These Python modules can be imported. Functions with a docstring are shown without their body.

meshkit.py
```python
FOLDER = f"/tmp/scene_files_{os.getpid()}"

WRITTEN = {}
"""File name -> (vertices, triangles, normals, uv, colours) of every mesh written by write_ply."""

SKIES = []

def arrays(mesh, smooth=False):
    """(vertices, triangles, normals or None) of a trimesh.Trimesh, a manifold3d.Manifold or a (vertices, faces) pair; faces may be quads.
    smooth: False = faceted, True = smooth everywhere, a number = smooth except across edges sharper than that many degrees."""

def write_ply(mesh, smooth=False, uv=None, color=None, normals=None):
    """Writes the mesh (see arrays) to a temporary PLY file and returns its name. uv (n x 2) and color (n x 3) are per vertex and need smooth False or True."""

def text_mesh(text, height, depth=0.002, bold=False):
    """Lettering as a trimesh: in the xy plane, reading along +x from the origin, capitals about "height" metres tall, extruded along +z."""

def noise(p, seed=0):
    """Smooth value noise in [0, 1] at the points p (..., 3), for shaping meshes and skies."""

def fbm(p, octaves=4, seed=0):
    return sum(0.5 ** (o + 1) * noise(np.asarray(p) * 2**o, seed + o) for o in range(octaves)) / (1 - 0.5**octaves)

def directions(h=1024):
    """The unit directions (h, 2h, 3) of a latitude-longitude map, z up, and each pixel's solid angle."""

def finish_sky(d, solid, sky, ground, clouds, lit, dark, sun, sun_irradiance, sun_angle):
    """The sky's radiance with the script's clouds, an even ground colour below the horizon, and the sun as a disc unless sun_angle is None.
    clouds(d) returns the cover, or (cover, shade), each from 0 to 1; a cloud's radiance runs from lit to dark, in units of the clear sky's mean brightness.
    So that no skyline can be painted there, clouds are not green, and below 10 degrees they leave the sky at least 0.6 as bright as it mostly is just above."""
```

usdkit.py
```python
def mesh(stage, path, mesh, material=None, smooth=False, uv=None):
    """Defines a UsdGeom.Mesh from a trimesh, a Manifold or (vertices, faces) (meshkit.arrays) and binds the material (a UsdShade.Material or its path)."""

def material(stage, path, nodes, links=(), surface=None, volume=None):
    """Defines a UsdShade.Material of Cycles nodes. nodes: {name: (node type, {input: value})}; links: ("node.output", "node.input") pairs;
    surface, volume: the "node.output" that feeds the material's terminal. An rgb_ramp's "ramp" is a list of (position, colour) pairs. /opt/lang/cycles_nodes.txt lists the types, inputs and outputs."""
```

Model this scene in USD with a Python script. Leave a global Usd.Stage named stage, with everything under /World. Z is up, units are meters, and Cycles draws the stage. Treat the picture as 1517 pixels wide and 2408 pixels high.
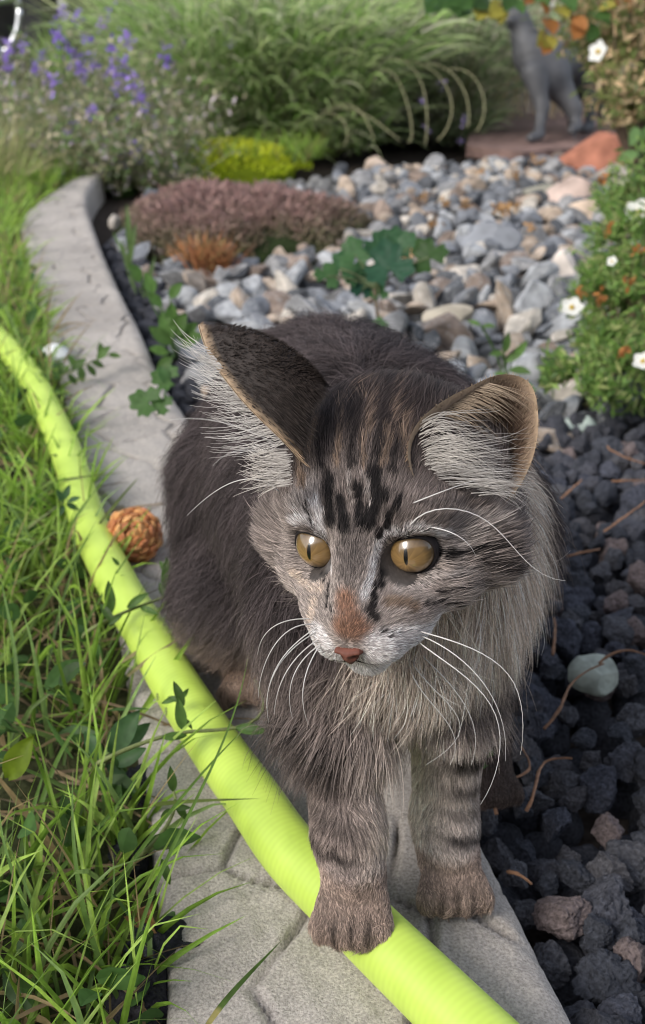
import math, numpy as np, trimesh, usdkit, meshkit
from scipy.spatial import cKDTree
from scipy.interpolate import CubicSpline
from pxr import Usd, UsdGeom, UsdLux, UsdShade, Gf, Sdf, Vt

stage = Usd.Stage.CreateInMemory()
UsdGeom.SetStageUpAxis(stage, 'Z')
UsdGeom.Xform.Define(stage, '/World')
# ------------------------------------------------------------------ camera, sky, sun
FPX, TILT, EYE = 1100.0, math.radians(24), 0.25       # focal length in picture pixels (645 wide), tilt down, eye height above the kerb
cam = UsdGeom.Camera.Define(stage, '/World/camera')
cam.CreateHorizontalApertureAttr(24.0)
cam.CreateFocalLengthAttr(24.0 * FPX / 645)
cam.AddTranslateOp().Set((0, 0, EYE)); cam.AddRotateXOp().Set(90 - math.degrees(TILT))
cam.CreateFStopAttr(25.0); cam.CreateFocusDistanceAttr(0.272)
cam.CreateClippingRangeAttr((0.01, 1000.0))
cam.CreateExposureAttr(0.70)
SUN_TO = np.array([-0.60, -0.48, 0.58]); SUN_TO /= np.linalg.norm(SUN_TO)
sky = UsdLux.DomeLight.Define(stage, '/World/sky')
m = usdkit.material(stage, '/World/Looks/sky_air', {
    "s": ("sky_texture", {"sky_type": "single_scattering", "sun_disc": False, "sun_elevation": float(np.arcsin(SUN_TO[2])), "sun_rotation": float(np.arctan2(SUN_TO[0], SUN_TO[1])), "aerosol_density": 2.0}),
    "g": ("hsv", {"saturation": 0.45, "value": 1.0}),
    "b": ("background_shader", {"strength": 0.15})}, [("s.color", "g.color"), ("g.color", "b.color")], surface="b.background")
UsdShade.MaterialBindingAPI.Apply(sky.GetPrim()).Bind(m)
sky.GetPrim().SetCustomDataByKey('kind', 'structure')
sun = UsdLux.DistantLight.Define(stage, '/World/sun')
sun.CreateIntensityAttr(0.33); sun.CreateAngleAttr(24.0); sun.CreateNormalizeAttr(True); sun.CreateColorAttr((1.0, 0.95, 0.87))
sun.AddRotateXYZOp().Set((math.degrees(math.acos(SUN_TO[2])), 0, math.degrees(math.atan2(SUN_TO[1], SUN_TO[0])) + 90))

# ------------------------------------------------------------------ helpers
S = 1517 / 645.0                                     # measurements below were taken on a 1517 x 2408 copy of the photograph
cP, sP = math.cos(TILT), math.sin(TILT)
def W(px, py, z):
    'the point at depth z behind a measured pixel'
    a, b = (px - 758.5) / S / FPX * z, (py - 1204) / S / FPX * z
    return np.array([a, z * cP - b * sP, EYE - z * sP - b * cP])
def G(px, py, h=0.0):
    'the point at height h behind a measured pixel'
    k = (py - 1204) / S / FPX
    return W(px, py, (EYE - h) / (sP + k * cP))
def proj(p):
    p = np.atleast_2d(p); x, y, h = p[:, 0], p[:, 1], p[:, 2] - EYE
    z = y * cP - h * sP
    return np.stack([758.5 + x / z * FPX * S, 1204 + (-(h * cP) - y * sP) / z * FPX * S, z], 1)
def unit(v):
    v = np.asarray(v, float)
    return v / np.maximum(np.linalg.norm(v, axis=-1, keepdims=True), 1e-12)
fbm, noise = meshkit.fbm, meshkit.noise
used, base_of = {}, {}
def numbered(parent, name):
    k = used.get((parent, name), 0); used[(parent, name)] = k + 1
    return f'{parent}/{name}' + (f'_{k:03d}' if k else '')
def tag(prim, label=None, cat=None, group=None, kind=None):
    p = prim.GetPrim() if hasattr(prim, 'GetPrim') else prim
    for k, v in (('label', label), ('category', cat), ('group', group), ('kind', kind)):
        if v: p.SetCustomDataByKey(k, v)
    return prim
def thing(name, label, cat, loc=(0, 0, 0), group=None):
    path = numbered('/World', name)
    x = UsdGeom.Xform.Define(stage, path); x.AddTranslateOp().Set(Gf.Vec3d(*map(float, loc)))
    base_of[path] = np.array(loc, float)
    tag(x, label, cat, group)
    return path
def holder_of(parent):
    while parent and parent not in base_of: parent = parent.rsplit('/', 1)[0]
    return base_of.get(parent, np.zeros(3))
def obj(name, mesh, mat, parent='/World', smooth=False, color=None, label=None, cat=None, group=None, kind=None, uv=None):
    'one Mesh prim; mesh in world coordinates'
    v, f, n = meshkit.arrays(mesh, smooth)
    path = numbered(parent, name)
    loc = holder_of(parent) if parent != '/World' else np.zeros(3)
    g = usdkit.mesh(stage, path, (v - loc, f), '/World/Looks/' + mat, False, uv)
    if n is not None:
        g.CreateNormalsAttr(Vt.Vec3fArray.FromNumpy(n.astype(np.float32))); g.SetNormalsInterpolation('vertex')
    if color is not None:
        c = np.broadcast_to(np.asarray(color, float), (len(v), 3))
        UsdGeom.PrimvarsAPI(g).CreatePrimvar('displayColor', Sdf.ValueTypeNames.Color3fArray, 'vertex').Set(Vt.Vec3fArray.FromNumpy(np.clip(c, 0, 1).astype('f')))
    tag(g, label, cat, group, kind)
    return path
def hairs(name, pts, widths, colors, mat, parent, kind=None, label=None):
    'pts (n, k, 3) -> BasisCurves'
    n, k = pts.shape[:2]
    path = numbered(parent, name)
    b = UsdGeom.BasisCurves.Define(stage, path); b.CreateTypeAttr('linear')
    b.CreateCurveVertexCountsAttr(Vt.IntArray.FromNumpy(np.full(n, k, np.int32)))
    b.CreatePointsAttr(Vt.Vec3fArray.FromNumpy((pts - holder_of(parent)).reshape(-1, 3).astype('f')))
    b.CreateWidthsAttr(Vt.FloatArray.FromNumpy(np.broadcast_to(widths, (n, k)).reshape(-1).astype('f'))); b.SetWidthsInterpolation('vertex')
    c = np.clip(np.broadcast_to(colors, (n, k, 3)).reshape(-1, 3), 0, 1).astype('f')
    UsdGeom.PrimvarsAPI(b).CreatePrimvar('displayColor', Sdf.ValueTypeNames.Color3fArray, 'vertex').Set(Vt.Vec3fArray.FromNumpy(c))
    UsdShade.MaterialBindingAPI.Apply(b.GetPrim()).Bind(UsdShade.Material.Get(stage, '/World/Looks/' + mat))
    tag(b, label, kind=kind)
    return path
def spline(pts, n):
    p = np.asarray(pts, float); t = np.r_[0, np.cumsum(np.linalg.norm(np.diff(p, axis=0), axis=1))]
    return CubicSpline(t, p)(np.linspace(0, t[-1], n))
def tube(pts, r, sides=8, cap=True):
    p = np.asarray(pts, float); r = np.broadcast_to(r, (len(p),))
    t = unit(np.gradient(p, axis=0)); a = np.zeros_like(p); x = np.array([0.31, 0.17, 0.93]) if abs(t[0, 2]) < .9 else np.array([1., .1, 0])
    for i in range(len(p)):
        x = x - t[i] * (x @ t[i]); x = x / np.linalg.norm(x); a[i] = x
    b = np.cross(t, a); ang = np.arange(sides) * 2 * np.pi / sides
    v = (p[:, None] + r[:, None, None] * (np.cos(ang)[None, :, None] * a[:, None] + np.sin(ang)[None, :, None] * b[:, None])).reshape(-1, 3)
    i, j = np.meshgrid(np.arange(len(p) - 1), np.arange(sides), indexing='ij'); j2 = (j + 1) % sides
    f = np.stack([i * sides + j, i * sides + j2, (i + 1) * sides + j2, (i + 1) * sides + j], -1).reshape(-1, 4)
    f = np.vstack([f[:, [0, 1, 2]], f[:, [0, 2, 3]]])
    if cap:
        n0 = len(v); v = np.vstack([v, p[:1], p[-1:]]); k = np.arange(sides); k2 = (k + 1) % sides; e = (len(p) - 1) * sides
        f = np.vstack([f, np.stack([np.full(sides, n0), k2, k], 1), np.stack([np.full(sides, n0 + 1), e + k, e + k2], 1)])
    return v, f
def join(parts):
    vs, fs, n = [], [], 0
    for v, f in parts:
        vs.append(v); fs.append(np.asarray(f) + n); n += len(v)
    return np.vstack(vs), np.vstack(fs)
def blades(rng, base, d, L, w, droop=0.5, seg=4, shape='grass', fold=0.0):
    'many leaves at once: (vertices, faces, t along the blade, blade index)'
    n = len(base); L, w = np.broadcast_to(L, (n,)), np.broadcast_to(w, (n,)); droop = np.broadcast_to(droop, (n,))
    d = unit(d); side = unit(np.cross(d, unit(rng.normal(size=(n, 3)))))
    t = np.linspace(0, 1, seg + 1); p = np.array(base, float); rows, cur = [p], p
    for k in range(seg):
        dd = unit(d + (droop * (t[k] + .5 / seg) ** 1.3)[:, None] * np.array([0, 0, -1.6]))
        cur = cur + dd * (L / seg)[:, None]; rows.append(cur)
    prof = {'grass': np.clip((1 - t ** 2.2), 0.03, 1) * (0.75 + .25 * np.minimum(1, t * 5)), 'leaf': np.maximum(np.sin(np.pi * np.clip(t * .93 + .05, 0, 1)) ** .8, .06), 'needle': np.clip(1 - t ** 3, .15, 1)}[shape]
    P = np.stack(rows, 1); nrm = unit(np.cross(side, d))
    off = side[:, None] * (w[:, None] * prof / 2)[:, :, None]
    if fold:
        V = np.stack([P - off + nrm[:, None] * (w[:, None] * prof * fold)[..., None], P, P + off + nrm[:, None] * (w[:, None] * prof * fold)[..., None]], 2); c = 3
    else:
        V = np.stack([P - off, P + off], 2); c = 2
    k, j = np.meshgrid(np.arange(seg), np.arange(c - 1), indexing='ij')
    q = np.stack([k * c + j, k * c + j + 1, (k + 1) * c + j + 1, (k + 1) * c + j], -1).reshape(-1, 4)
    q = np.vstack([q[:, [0, 1, 2]], q[:, [0, 2, 3]]])
    F = (q[None] + (np.arange(n) * (seg + 1) * c)[:, None, None]).reshape(-1, 3)
    return V.reshape(-1, 3), F, np.tile(np.repeat(t, c), n), np.repeat(np.arange(n), (seg + 1) * c)
def leaf(p0, p1, width, up=(0, 0, 1), fold=.12, curl=.1, rows=8, shape=.8, lobes=0):
    p0, p1 = np.asarray(p0, float), np.asarray(p1, float); d = p1 - p0; L = np.linalg.norm(d); d = d / L
    side = unit(np.cross(d, up)); nrm = np.cross(side, d)
    t = np.linspace(0, 1, rows); w = width / 2 * np.maximum(np.sin(np.pi * (t * .96 + .02) ** .85), 0.03) ** shape
    if lobes: w = w * (1 + .12 * np.sin(t * lobes * 2 * np.pi))
    c = p0 + d * (t * L)[:, None] + nrm * (curl * L * np.sin(np.pi * t))[:, None]
    cols = [c + side * (w * q)[:, None] + nrm * (abs(q) ** 1.5 * fold * width) for q in (-1, -.5, 0, .5, 1)]
    V = np.stack(cols, 1).reshape(-1, 3)
    i, j = np.meshgrid(np.arange(rows - 1), np.arange(4), indexing='ij')
    q = np.stack([i * 5 + j, i * 5 + j + 1, (i + 1) * 5 + j + 1, (i + 1) * 5 + j], -1).reshape(-1, 4)
    return V, np.vstack([q[:, [0, 1, 2]], q[:, [0, 2, 3]]])
def rock(rng, sub=3, cuts=10, rough=.06, freq=2.0, depth=(.72, .95)):
    'a stone of about unit radius: a ball with planes cut off it and noise'
    s = trimesh.creation.icosphere(sub, 1.0); v = np.array(s.vertices); n0 = v.copy()
    for _ in range(cuts):
        a = unit(rng.normal(size=3)); h = rng.uniform(*depth); over = np.maximum(v @ a - h, 0)
        v = v - a * (over * .95)[:, None]
    off = rng.uniform(0, 50, 3)
    v = v * (1 + rough * (fbm(v * freq + off, 4) - .5) * 2)[:, None]
    return v, np.array(s.faces)
def surface_net(val, origin, h):
    'mesh of val = 0 on a grid'
    s = val < 0; nx, ny, nz = val.shape
    cells = np.zeros((nx - 1, ny - 1, nz - 1), np.int8)
    for a in (0, 1):
        for b in (0, 1):
            for c in (0, 1): cells += s[a:nx - 1 + a, b:ny - 1 + b, c:nz - 1 + c]
    ids = np.argwhere((cells > 0) & (cells < 8)); num = -np.ones(cells.shape, np.int64); num[tuple(ids.T)] = np.arange(len(ids))
    acc, cnt = np.zeros((len(ids), 3)), np.zeros(len(ids))
    cor = [(a, b, c) for a in (0, 1) for b in (0, 1) for c in (0, 1)]
    for p in cor:
        for ax in range(3):
            if p[ax]: continue
            q = list(p); q[ax] = 1
            v0, v1 = val[tuple((ids + p).T)], val[tuple((ids + q).T)]; on = (v0 < 0) != (v1 < 0)
            t = np.where(on, v0 / np.where(on, v0 - v1, 1), 0)
            pos = ids + np.array(p) + t[:, None] * (np.array(q) - p)
            acc[on] += pos[on]; cnt[on] += 1
    V = acc / cnt[:, None] * h + origin; F = []
    for ax in range(3):
        b, c = [(1, 2), (2, 0), (0, 1)][ax]
        sl0 = [slice(None)] * 3; sl1 = [slice(None)] * 3; sl0[ax] = slice(0, -1); sl1[ax] = slice(1, None)
        for flip in (False, True):
            e = (s[tuple(sl0)] & ~s[tuple(sl1)]) if not flip else (~s[tuple(sl0)] & s[tuple(sl1)])
            E = np.argwhere(e); E = E[(E[:, b] > 0) & (E[:, c] > 0) & (E[:, b] < val.shape[b] - 1) & (E[:, c] < val.shape[c] - 1)]
            if not len(E): continue
            o = lambda db, dc: num[tuple((E - np.eye(3, dtype=int)[b] * db - np.eye(3, dtype=int)[c] * dc).T)]
            q = np.stack([o(1, 1), o(0, 1), o(0, 0), o(1, 0)], 1)
            F.append(q[:, ::-1] if flip else q)
    F = np.vstack(F)
    return V, np.vstack([F[:, [0, 1, 2]], F[:, [0, 2, 3]]])
def smin(a, b, k):
    h = np.clip(.5 + .5 * (b - a) / k, 0, 1)
    return b * (1 - h) + a * h - k * h * (1 - h)
def cone(P, a, b, ra, rb):
    a, b = np.asarray(a, np.float32), np.asarray(b, np.float32); d = b - a
    t = np.clip(((P - a) @ d) / max(d @ d, 1e-12), 0, 1)
    return np.linalg.norm(P - a - t[..., None] * d, axis=-1) - (ra + (rb - ra) * t)
def ell(P, c, r):
    q = (P - np.asarray(c, np.float32)) / np.asarray(r, np.float32); k = np.linalg.norm(q, axis=-1)
    return (k - 1) * np.float32(min(r))

# ------------------------------------------------------------------ materials
def mat(name, nodes, links, surface): usdkit.material(stage, '/World/Looks/' + name, nodes, links, surface=surface)
def vary(name, rough=.8, scale=200., amount=.25, bump=.0, bscale=600., spec=.3, translucent=0., extra=None):
    'the mesh colour, mottled by noise, with fine relief'
    nodes = {"a": ("attribute", {"attribute": "displayColor"}), "g": ("geometry", {}),
             "n": ("noise_texture", {"scale": scale, "detail": 4.0}), "r": ("map_range", {"from_min": .3, "from_max": .7, "to_min": 1 - amount, "to_max": 1 + amount}),
             "m": ("vector_math", {"math_type": "scale"}), "p": ("principled_bsdf", {"roughness": rough, "specular_ior_level": spec})}
    links = [("g.position", "n.vector"), ("n.fac", "r.value"), ("a.color", "m.vector1"), ("r.result", "m.scale"), ("m.vector", "p.base_color")]
    if bump:
        nodes["bn"] = ("noise_texture", {"scale": bscale, "detail": 5.0, "roughness": .65}); nodes["b"] = ("bump", {"strength": 1.0, "distance": bump})
        links += [("g.position", "bn.vector"), ("bn.fac", "b.height"), ("b.normal", "p.normal")]
    out = "p.BSDF"
    if translucent:
        nodes["t"] = ("translucent_bsdf", {}); nodes["x"] = ("mix_closure", {"fac": translucent})
        links += [("m.vector", "t.color"), ("p.BSDF", "x.closure1"), ("t.BSDF", "x.closure2")]; out = "x.closure"
    mat(name, nodes, links, out)
vary('leaf', .5, 300., .18, translucent=.45)
vary('needle_leaf', .55, 120., .2, translucent=.25)
vary('petal', .6, 300., .08, translucent=.4)
vary('concrete', .92, 1100., .34, .0007, 1300., .2)
vary('lava', .95, 700., .45, .0018, 700., .15)
vary('river', .75, 90., .35, .0004, 700., .3)
vary('boulder', .85, 30., .3, .002, 120., .2)
vary('soil', .95, 150., .4, .003, 300., .1)
vary('twig', .8, 400., .25, .0003, 800.)
vary('statue', .55, 25., .25, .001, 90., .4)
vary('cone', .7, 500., .25)
vary('skin', .6, 600., .2, .0002, 1500.)
vary('fur', .62, 300., .0, spec=.22)
vary('whisker', .35, 300., 0., spec=.5)
vary('paint', .25, 5., .05, spec=.5)
vary('rubber', .8, 20., .1)
mat('eye', {"a": ("attribute", {"attribute": "displayColor"}), "p": ("principled_bsdf", {"roughness": .25, "coat_weight": 1.0, "coat_roughness": .02, "coat_ior": 1.55})}, [("a.color", "p.base_color")], "p.BSDF")
mat('chrome', {"p": ("principled_bsdf", {"base_color": (.55, .56, .58), "metallic": 1.0, "roughness": .3})}, [], "p.BSDF")
mat('car_glass', {"p": ("principled_bsdf", {"base_color": (.02, .025, .03), "roughness": .05})}, [], "p.BSDF")
mat('hose_skin', {"u": ("uvmap", {"attribute": "st"}), "w": ("wave_texture", {"wave_type": "bands", "bands_direction": "x", "scale": 1.0, "distortion": .6, "detail": 1.0}), "mp": ("mapping", {"scale": (1, 1, 1)}),
    "g": ("geometry", {}), "n": ("noise_texture", {"scale": 60.0, "detail": 5.0}), "ds": ("rgb_ramp", {"ramp": [(0, (.28, .36, .06)), (.36, (.44, .60, .09)), (.6, (.50, .66, .11)), (1, (.52, .68, .125))]}),
    "mx": ("mix_color", {"blend_type": "multiply", "fac": .05}), "b": ("bump", {"strength": .05, "distance": .0001}),
    "p": ("principled_bsdf", {"roughness": .42, "specular_ior_level": .4, "subsurface_weight": .0})},
    [("u.UV", "mp.vector"), ("mp.vector", "w.vector"), ("g.position", "n.vector"), ("n.fac", "ds.fac"), ("ds.color", "mx.a"), ("w.color", "mx.b"), ("mx.result", "p.base_color"), ("w.fac", "b.height"), ("b.normal", "p.normal")], "p.BSDF")

# ------------------------------------------------------------------ ground and kerb
rng = np.random.default_rng(11)
KL = [(-.062, -.10), (-.075, .05)] + [tuple(G(*q)[:2]) for q in ((392, 2350), (378, 2100), (350, 1870), (318, 1650), (275, 1420), (228, 1220), (190, 1080), (150, 930), (112, 780), (82, 670), (60, 580), (52, 520), (108, 462), (168, 424), (222, 398))]
KR = [(.155, -.10), (.108, .05)] + [tuple(G(*q)[:2]) for q in ((1345, 2350), (1225, 2120), (1100, 1880))] + [tuple(G(*q)[:2]) for q in ((376, 868), (330, 765), (290, 690), (262, 630), (238, 575), (218, 520), (205, 478), (206, 455), (222, 425), (243, 405))]
def arc(pts, n):
    p = np.array(pts); t = np.r_[0, np.cumsum(np.linalg.norm(np.diff(p, axis=0), axis=1))]; t /= t[-1]
    cs = CubicSpline(t, p); x = np.linspace(0, 1, 4000); q = cs(x); s = np.r_[0, np.cumsum(np.linalg.norm(np.diff(q, axis=0), axis=1))]
    return q, s
ql, sl = arc(KL, 0); qr, sr = arc(KR, 0)
# pair the two edges by a common parameter: equal fractions of length, corrected with nearest points
NS = 1100
fr = np.linspace(0, 1, NS)
le = np.stack([np.interp(fr * sl[-1], sl, ql[:, k]) for k in (0, 1)], 1)
tree_r = cKDTree(qr); idx = np.maximum.accumulate(tree_r.query(le)[1])
from scipy.ndimage import gaussian_filter1d
idx = gaussian_filter1d(idx.astype(float), 25, mode='nearest')
re = np.stack([np.interp(idx, np.arange(len(qr)), qr[:, k]) for k in (0, 1)], 1)
KERB_L, KERB_R = le, re
mid_s = np.r_[0, np.cumsum(np.linalg.norm(np.diff((le + re) / 2, axis=0), axis=1))]
along_tree = cKDTree((le + re) / 2)
def kerb_s(px, py): return mid_s[along_tree.query(G(px, py)[:2])[1]]
JOINTS = [(kerb_s(255, 835), .0), (kerb_s(480, 1560), .0)]
cellr = np.random.default_rng(5)
cs_, ca_ = np.meshgrid(np.arange(-1, int(mid_s[-1] / .055) + 2), np.arange(-1, 4), indexing='ij')
cpt = np.stack([(cs_ + .5 * (ca_ % 2)) * .055, ca_ * .045], -1).reshape(-1, 2) + cellr.uniform(-.016, .016, (cs_.size, 2))
ctree = cKDTree(cpt)
def kerb_section(i0, i1):
    n = i1 - i0; rows = np.arange(i0, i1)
    T = np.r_[np.linspace(-.10, 0, 5), np.linspace(0.01, .985, 84), np.linspace(.99, 1.0, 3), np.linspace(1.003, 1.02, 6)]
    l, r, s = le[rows], re[rows], mid_s[rows]
    wdt = np.linalg.norm(r - l, axis=1)
    tc = np.clip(T, 0, 1)[None, :, None]; xy = l[:, None] * (1 - tc) + r[:, None] * tc
    out = unit(r - l)[:, None]
    xy = xy + out * (np.where(T < 0, T * .06, np.where(T > 1, (T - 1) * .12, 0)))[None, :, None]
    a = np.clip(T, 0, 1)[None] * wdt[:, None]; sa = np.broadcast_to(s[:, None], a.shape)
    wob = .012 * (noise(np.stack([sa * 40, a * 40, 0 * a], -1)) - .5)
    d, _ = ctree.query(np.stack([sa + wob, a + wob], -1).reshape(-1, 2), k=2)
    e = (d[:, 1] - d[:, 0]).reshape(a.shape)
    pt = np.concatenate([xy, 0 * a[..., None]], -1)
    keep = np.clip((fbm(pt * 28 + 7, 3) - .28) / .2, .35, 1)
    z = -.0030 * keep * np.exp(-(e / .0020) ** 2) + .0036 * (fbm(pt * 45, 4) - .5) + .0016 * (fbm(pt * 230, 3) - .5)
    edge = np.minimum(a, wdt[:, None] - a)
    R = .011; er = wdt[:, None] - a
    z = z - np.where(er < R, R - np.sqrt(np.maximum(R * R - (R - er) ** 2, 0)), 0) - np.where(a < .008, .5 * (.008 - np.sqrt(np.maximum(.008 ** 2 - (.008 - a) ** 2, 0))), 0)
    z = z + np.where(T < 0, T * .5, np.where(T > 1, -(T - 1) * 2.2, 0))[None]
    for js, _ in JOINTS: z = z - .006 * np.exp(-((sa - js + .25 * (a - .05) * 0) / .0026) ** 2)
    V = np.concatenate([xy, z[..., None]], -1)
    i, j = np.meshgrid(np.arange(n - 1), np.arange(len(T) - 1), indexing='ij'); c = len(T)
    q = np.stack([i * c + j, i * c + j + 1, (i + 1) * c + j + 1, (i + 1) * c + j], -1).reshape(-1, 4)
    col = np.array([.405, .37, .34]) * (.70 + .60 * fbm(V * 17 + 3, 5))[..., None] * (1 - .38 * (keep * np.exp(-(e / .0021) ** 2))[..., None])
    return (V.reshape(-1, 3), np.vstack([q[:, [0, 1, 2]], q[:, [0, 2, 3]]])), col.reshape(-1, 3)
kx = UsdGeom.Xform.Define(stage, '/World/kerb'); tag(kx, kind='structure'); base_of['/World/kerb'] = np.zeros(3)
cut = sorted(int(np.searchsorted(mid_s, js)) for js, _ in JOINTS); cut = [0] + cut + [NS]
for a, b in zip(cut[:-1], cut[1:]):
    me, col = kerb_section(max(a - 0, 0), min(b + 1, NS))
    obj('kerb_section', me, 'concrete', '/World/kerb', smooth=True, color=col)

def heightsheet(xs, ys, zf):
    X, Y = np.meshgrid(xs, ys, indexing='ij'); Z = zf(X, Y); V = np.stack([X, Y, Z], -1).reshape(-1, 3); c = len(ys)
    i, j = np.meshgrid(np.arange(len(xs) - 1), np.arange(c - 1), indexing='ij')
    q = np.stack([i * c + j, (i + 1) * c + j, (i + 1) * c + j + 1, i * c + j + 1], -1).reshape(-1, 4)
    return V, np.vstack([q[:, [0, 1, 2]], q[:, [0, 2, 3]]])
xs = np.r_[-300, -80, -20, -6, np.linspace(-3, 3, 120), 6, 20, 80, 300]; ys = np.r_[-40, -5, np.linspace(-.5, 5, 110), 8, 20, 60, 300]
gm = heightsheet(xs, ys, lambda X, Y: -.050 + .008 * (fbm(np.stack([X * 9, Y * 9, 0 * X], -1), 3) - .5))
obj('soil_ground', gm, 'soil', smooth=True, color=np.array([.060, .048, .040]) * np.ones((len(gm[0]), 3)), kind='structure')
# lawn bed: a strip left of the kerb, then on to the far lawn
lx = np.r_[np.linspace(0, .5, 14), 1, 3, 10, 60, 300]
L3 = le.copy(); keepL = L3[:, 1] < L3[:, 1].max() - .02
rowsL = L3[::20]; V = []
for k, (x, y) in enumerate(rowsL):
    for q in lx: V.append((x + .002 - q, y, -.014 - .02 * min(q, 1) * 0 + .006 * (float(noise(np.array([x * 30 - q * 30, y * 30, 0.]))) - .5)))
last = rowsL[-1]
for y in (2.6, 4, 10, 40, 300):
    for q in lx: V.append((last[0] + .002 - q - (.35 if y > 2.5 else 0), y, -.014))
c = len(lx); n = len(V) // c
i, j = np.meshgrid(np.arange(n - 1), np.arange(c - 1), indexing='ij'); q = np.stack([i * c + j, (i + 1) * c + j, (i + 1) * c + j + 1, i * c + j + 1], -1).reshape(-1, 4)
V = np.array(V); col = np.where(V[:, 1:2] > 2.6, [[.07, .12, .03]], [[.045, .05, .022]])
obj('lawn_ground', (V, np.vstack([q[:, [0, 2, 1]], q[:, [0, 3, 2]]])), 'soil', smooth=True, color=col, kind='structure')

def left_of_kerb(p):
    'metres to the left of the left edge (negative = on the kerb or beyond)'
    i = cKDTree(le).query(p[:, :2])[1]; nrm = unit(le - re)[i]
    return ((p[:, :2] - le[i]) * nrm).sum(1)
def right_of_kerb(p):
    i = cKDTree(re).query(p[:, :2])[1]; nrm = unit(re - le)[i]
    return ((p[:, :2] - re[i]) * nrm).sum(1)

# ------------------------------------------------------------------ stones
def shape_class(name, part, mesh, mat_, color, smooth=True):
    path = f'/World/{name}'
    stage.DefinePrim(path, 'Xform').SetSpecifier(Sdf.SpecifierClass)
    base_of[path] = np.zeros(3)
    obj(part, mesh, mat_, path, smooth=smooth, color=color)
    return path
def place(name, cls, pos, size, rot, label, cat, group=None):
    path = numbered('/World', name)
    x = UsdGeom.Xform.Define(stage, path); M = np.eye(4); M[:3, :3] = (rot * np.asarray(size)).T; M[3, :3] = pos
    x.AddTransformOp().Set(Gf.Matrix4d(*M.ravel().tolist()))
    x.GetPrim().GetReferences().AddInternalReference(cls); x.GetPrim().SetInstanceable(True)
    tag(x, label, cat, group); return path
def rot3(rng, tilt=1.0):
    a, b, c = rng.uniform(-math.pi, math.pi), rng.normal() * .35 * tilt, rng.normal() * .35 * tilt
    R = lambda i, t: trimesh.transformations.rotation_matrix(t, [[1, 0, 0], [0, 1, 0], [0, 0, 1]][i])[:3, :3]
    return R(0, b) @ R(1, c) @ R(2, a)
def scatter(rng, n, lo, hi, gap, ok):
    p = rng.uniform(lo, hi, (n, 2)); p = p[ok(p)]; out, grid = [], {}
    for q in p:
        g = gap(q) if callable(gap) else gap
        k = tuple((q // .03).astype(int))
        if all(np.hypot(*(q - o)) > g for a in (-1, 0, 1) for b in (-1, 0, 1) for o in grid.get((k[0] + a, k[1] + b), ())) :
            out.append(q); grid.setdefault(k, []).append(q)
    return np.array(out)
rng = np.random.default_rng(21)
def lava_shape(rng, sub=4):
    v, f = rock(rng, sub, 14, .16, 1.6, (.50, .84))
    n = unit(v); o = rng.uniform(0, 90, 3)
    v = v * (1 + .36 * (fbm(n * 2.4 + o, 4) - .5) - .20 * np.abs(2 * fbm(n * 4.5 + o + 9, 4) - 1) - .09 * np.abs(2 * fbm(n * 11 + o + 4, 3) - 1) + .12)[:, None]
    pit = np.clip((noise(n * 9 + o) - .60) / .2, 0, 1); v = v * (1 - .13 * pit)[:, None]
    return v, f
LAVA_TONES = [(2.05 * t[0], 2.12 * t[1], 2.15 * t[2]) for t in [(.030, .031, .037), (.036, .036, .043), (.026, .027, .033), (.044, .043, .048), (.042, .040, .044), (.033, .034, .043), (.080, .062, .060)]]
LAVA = []
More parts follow.
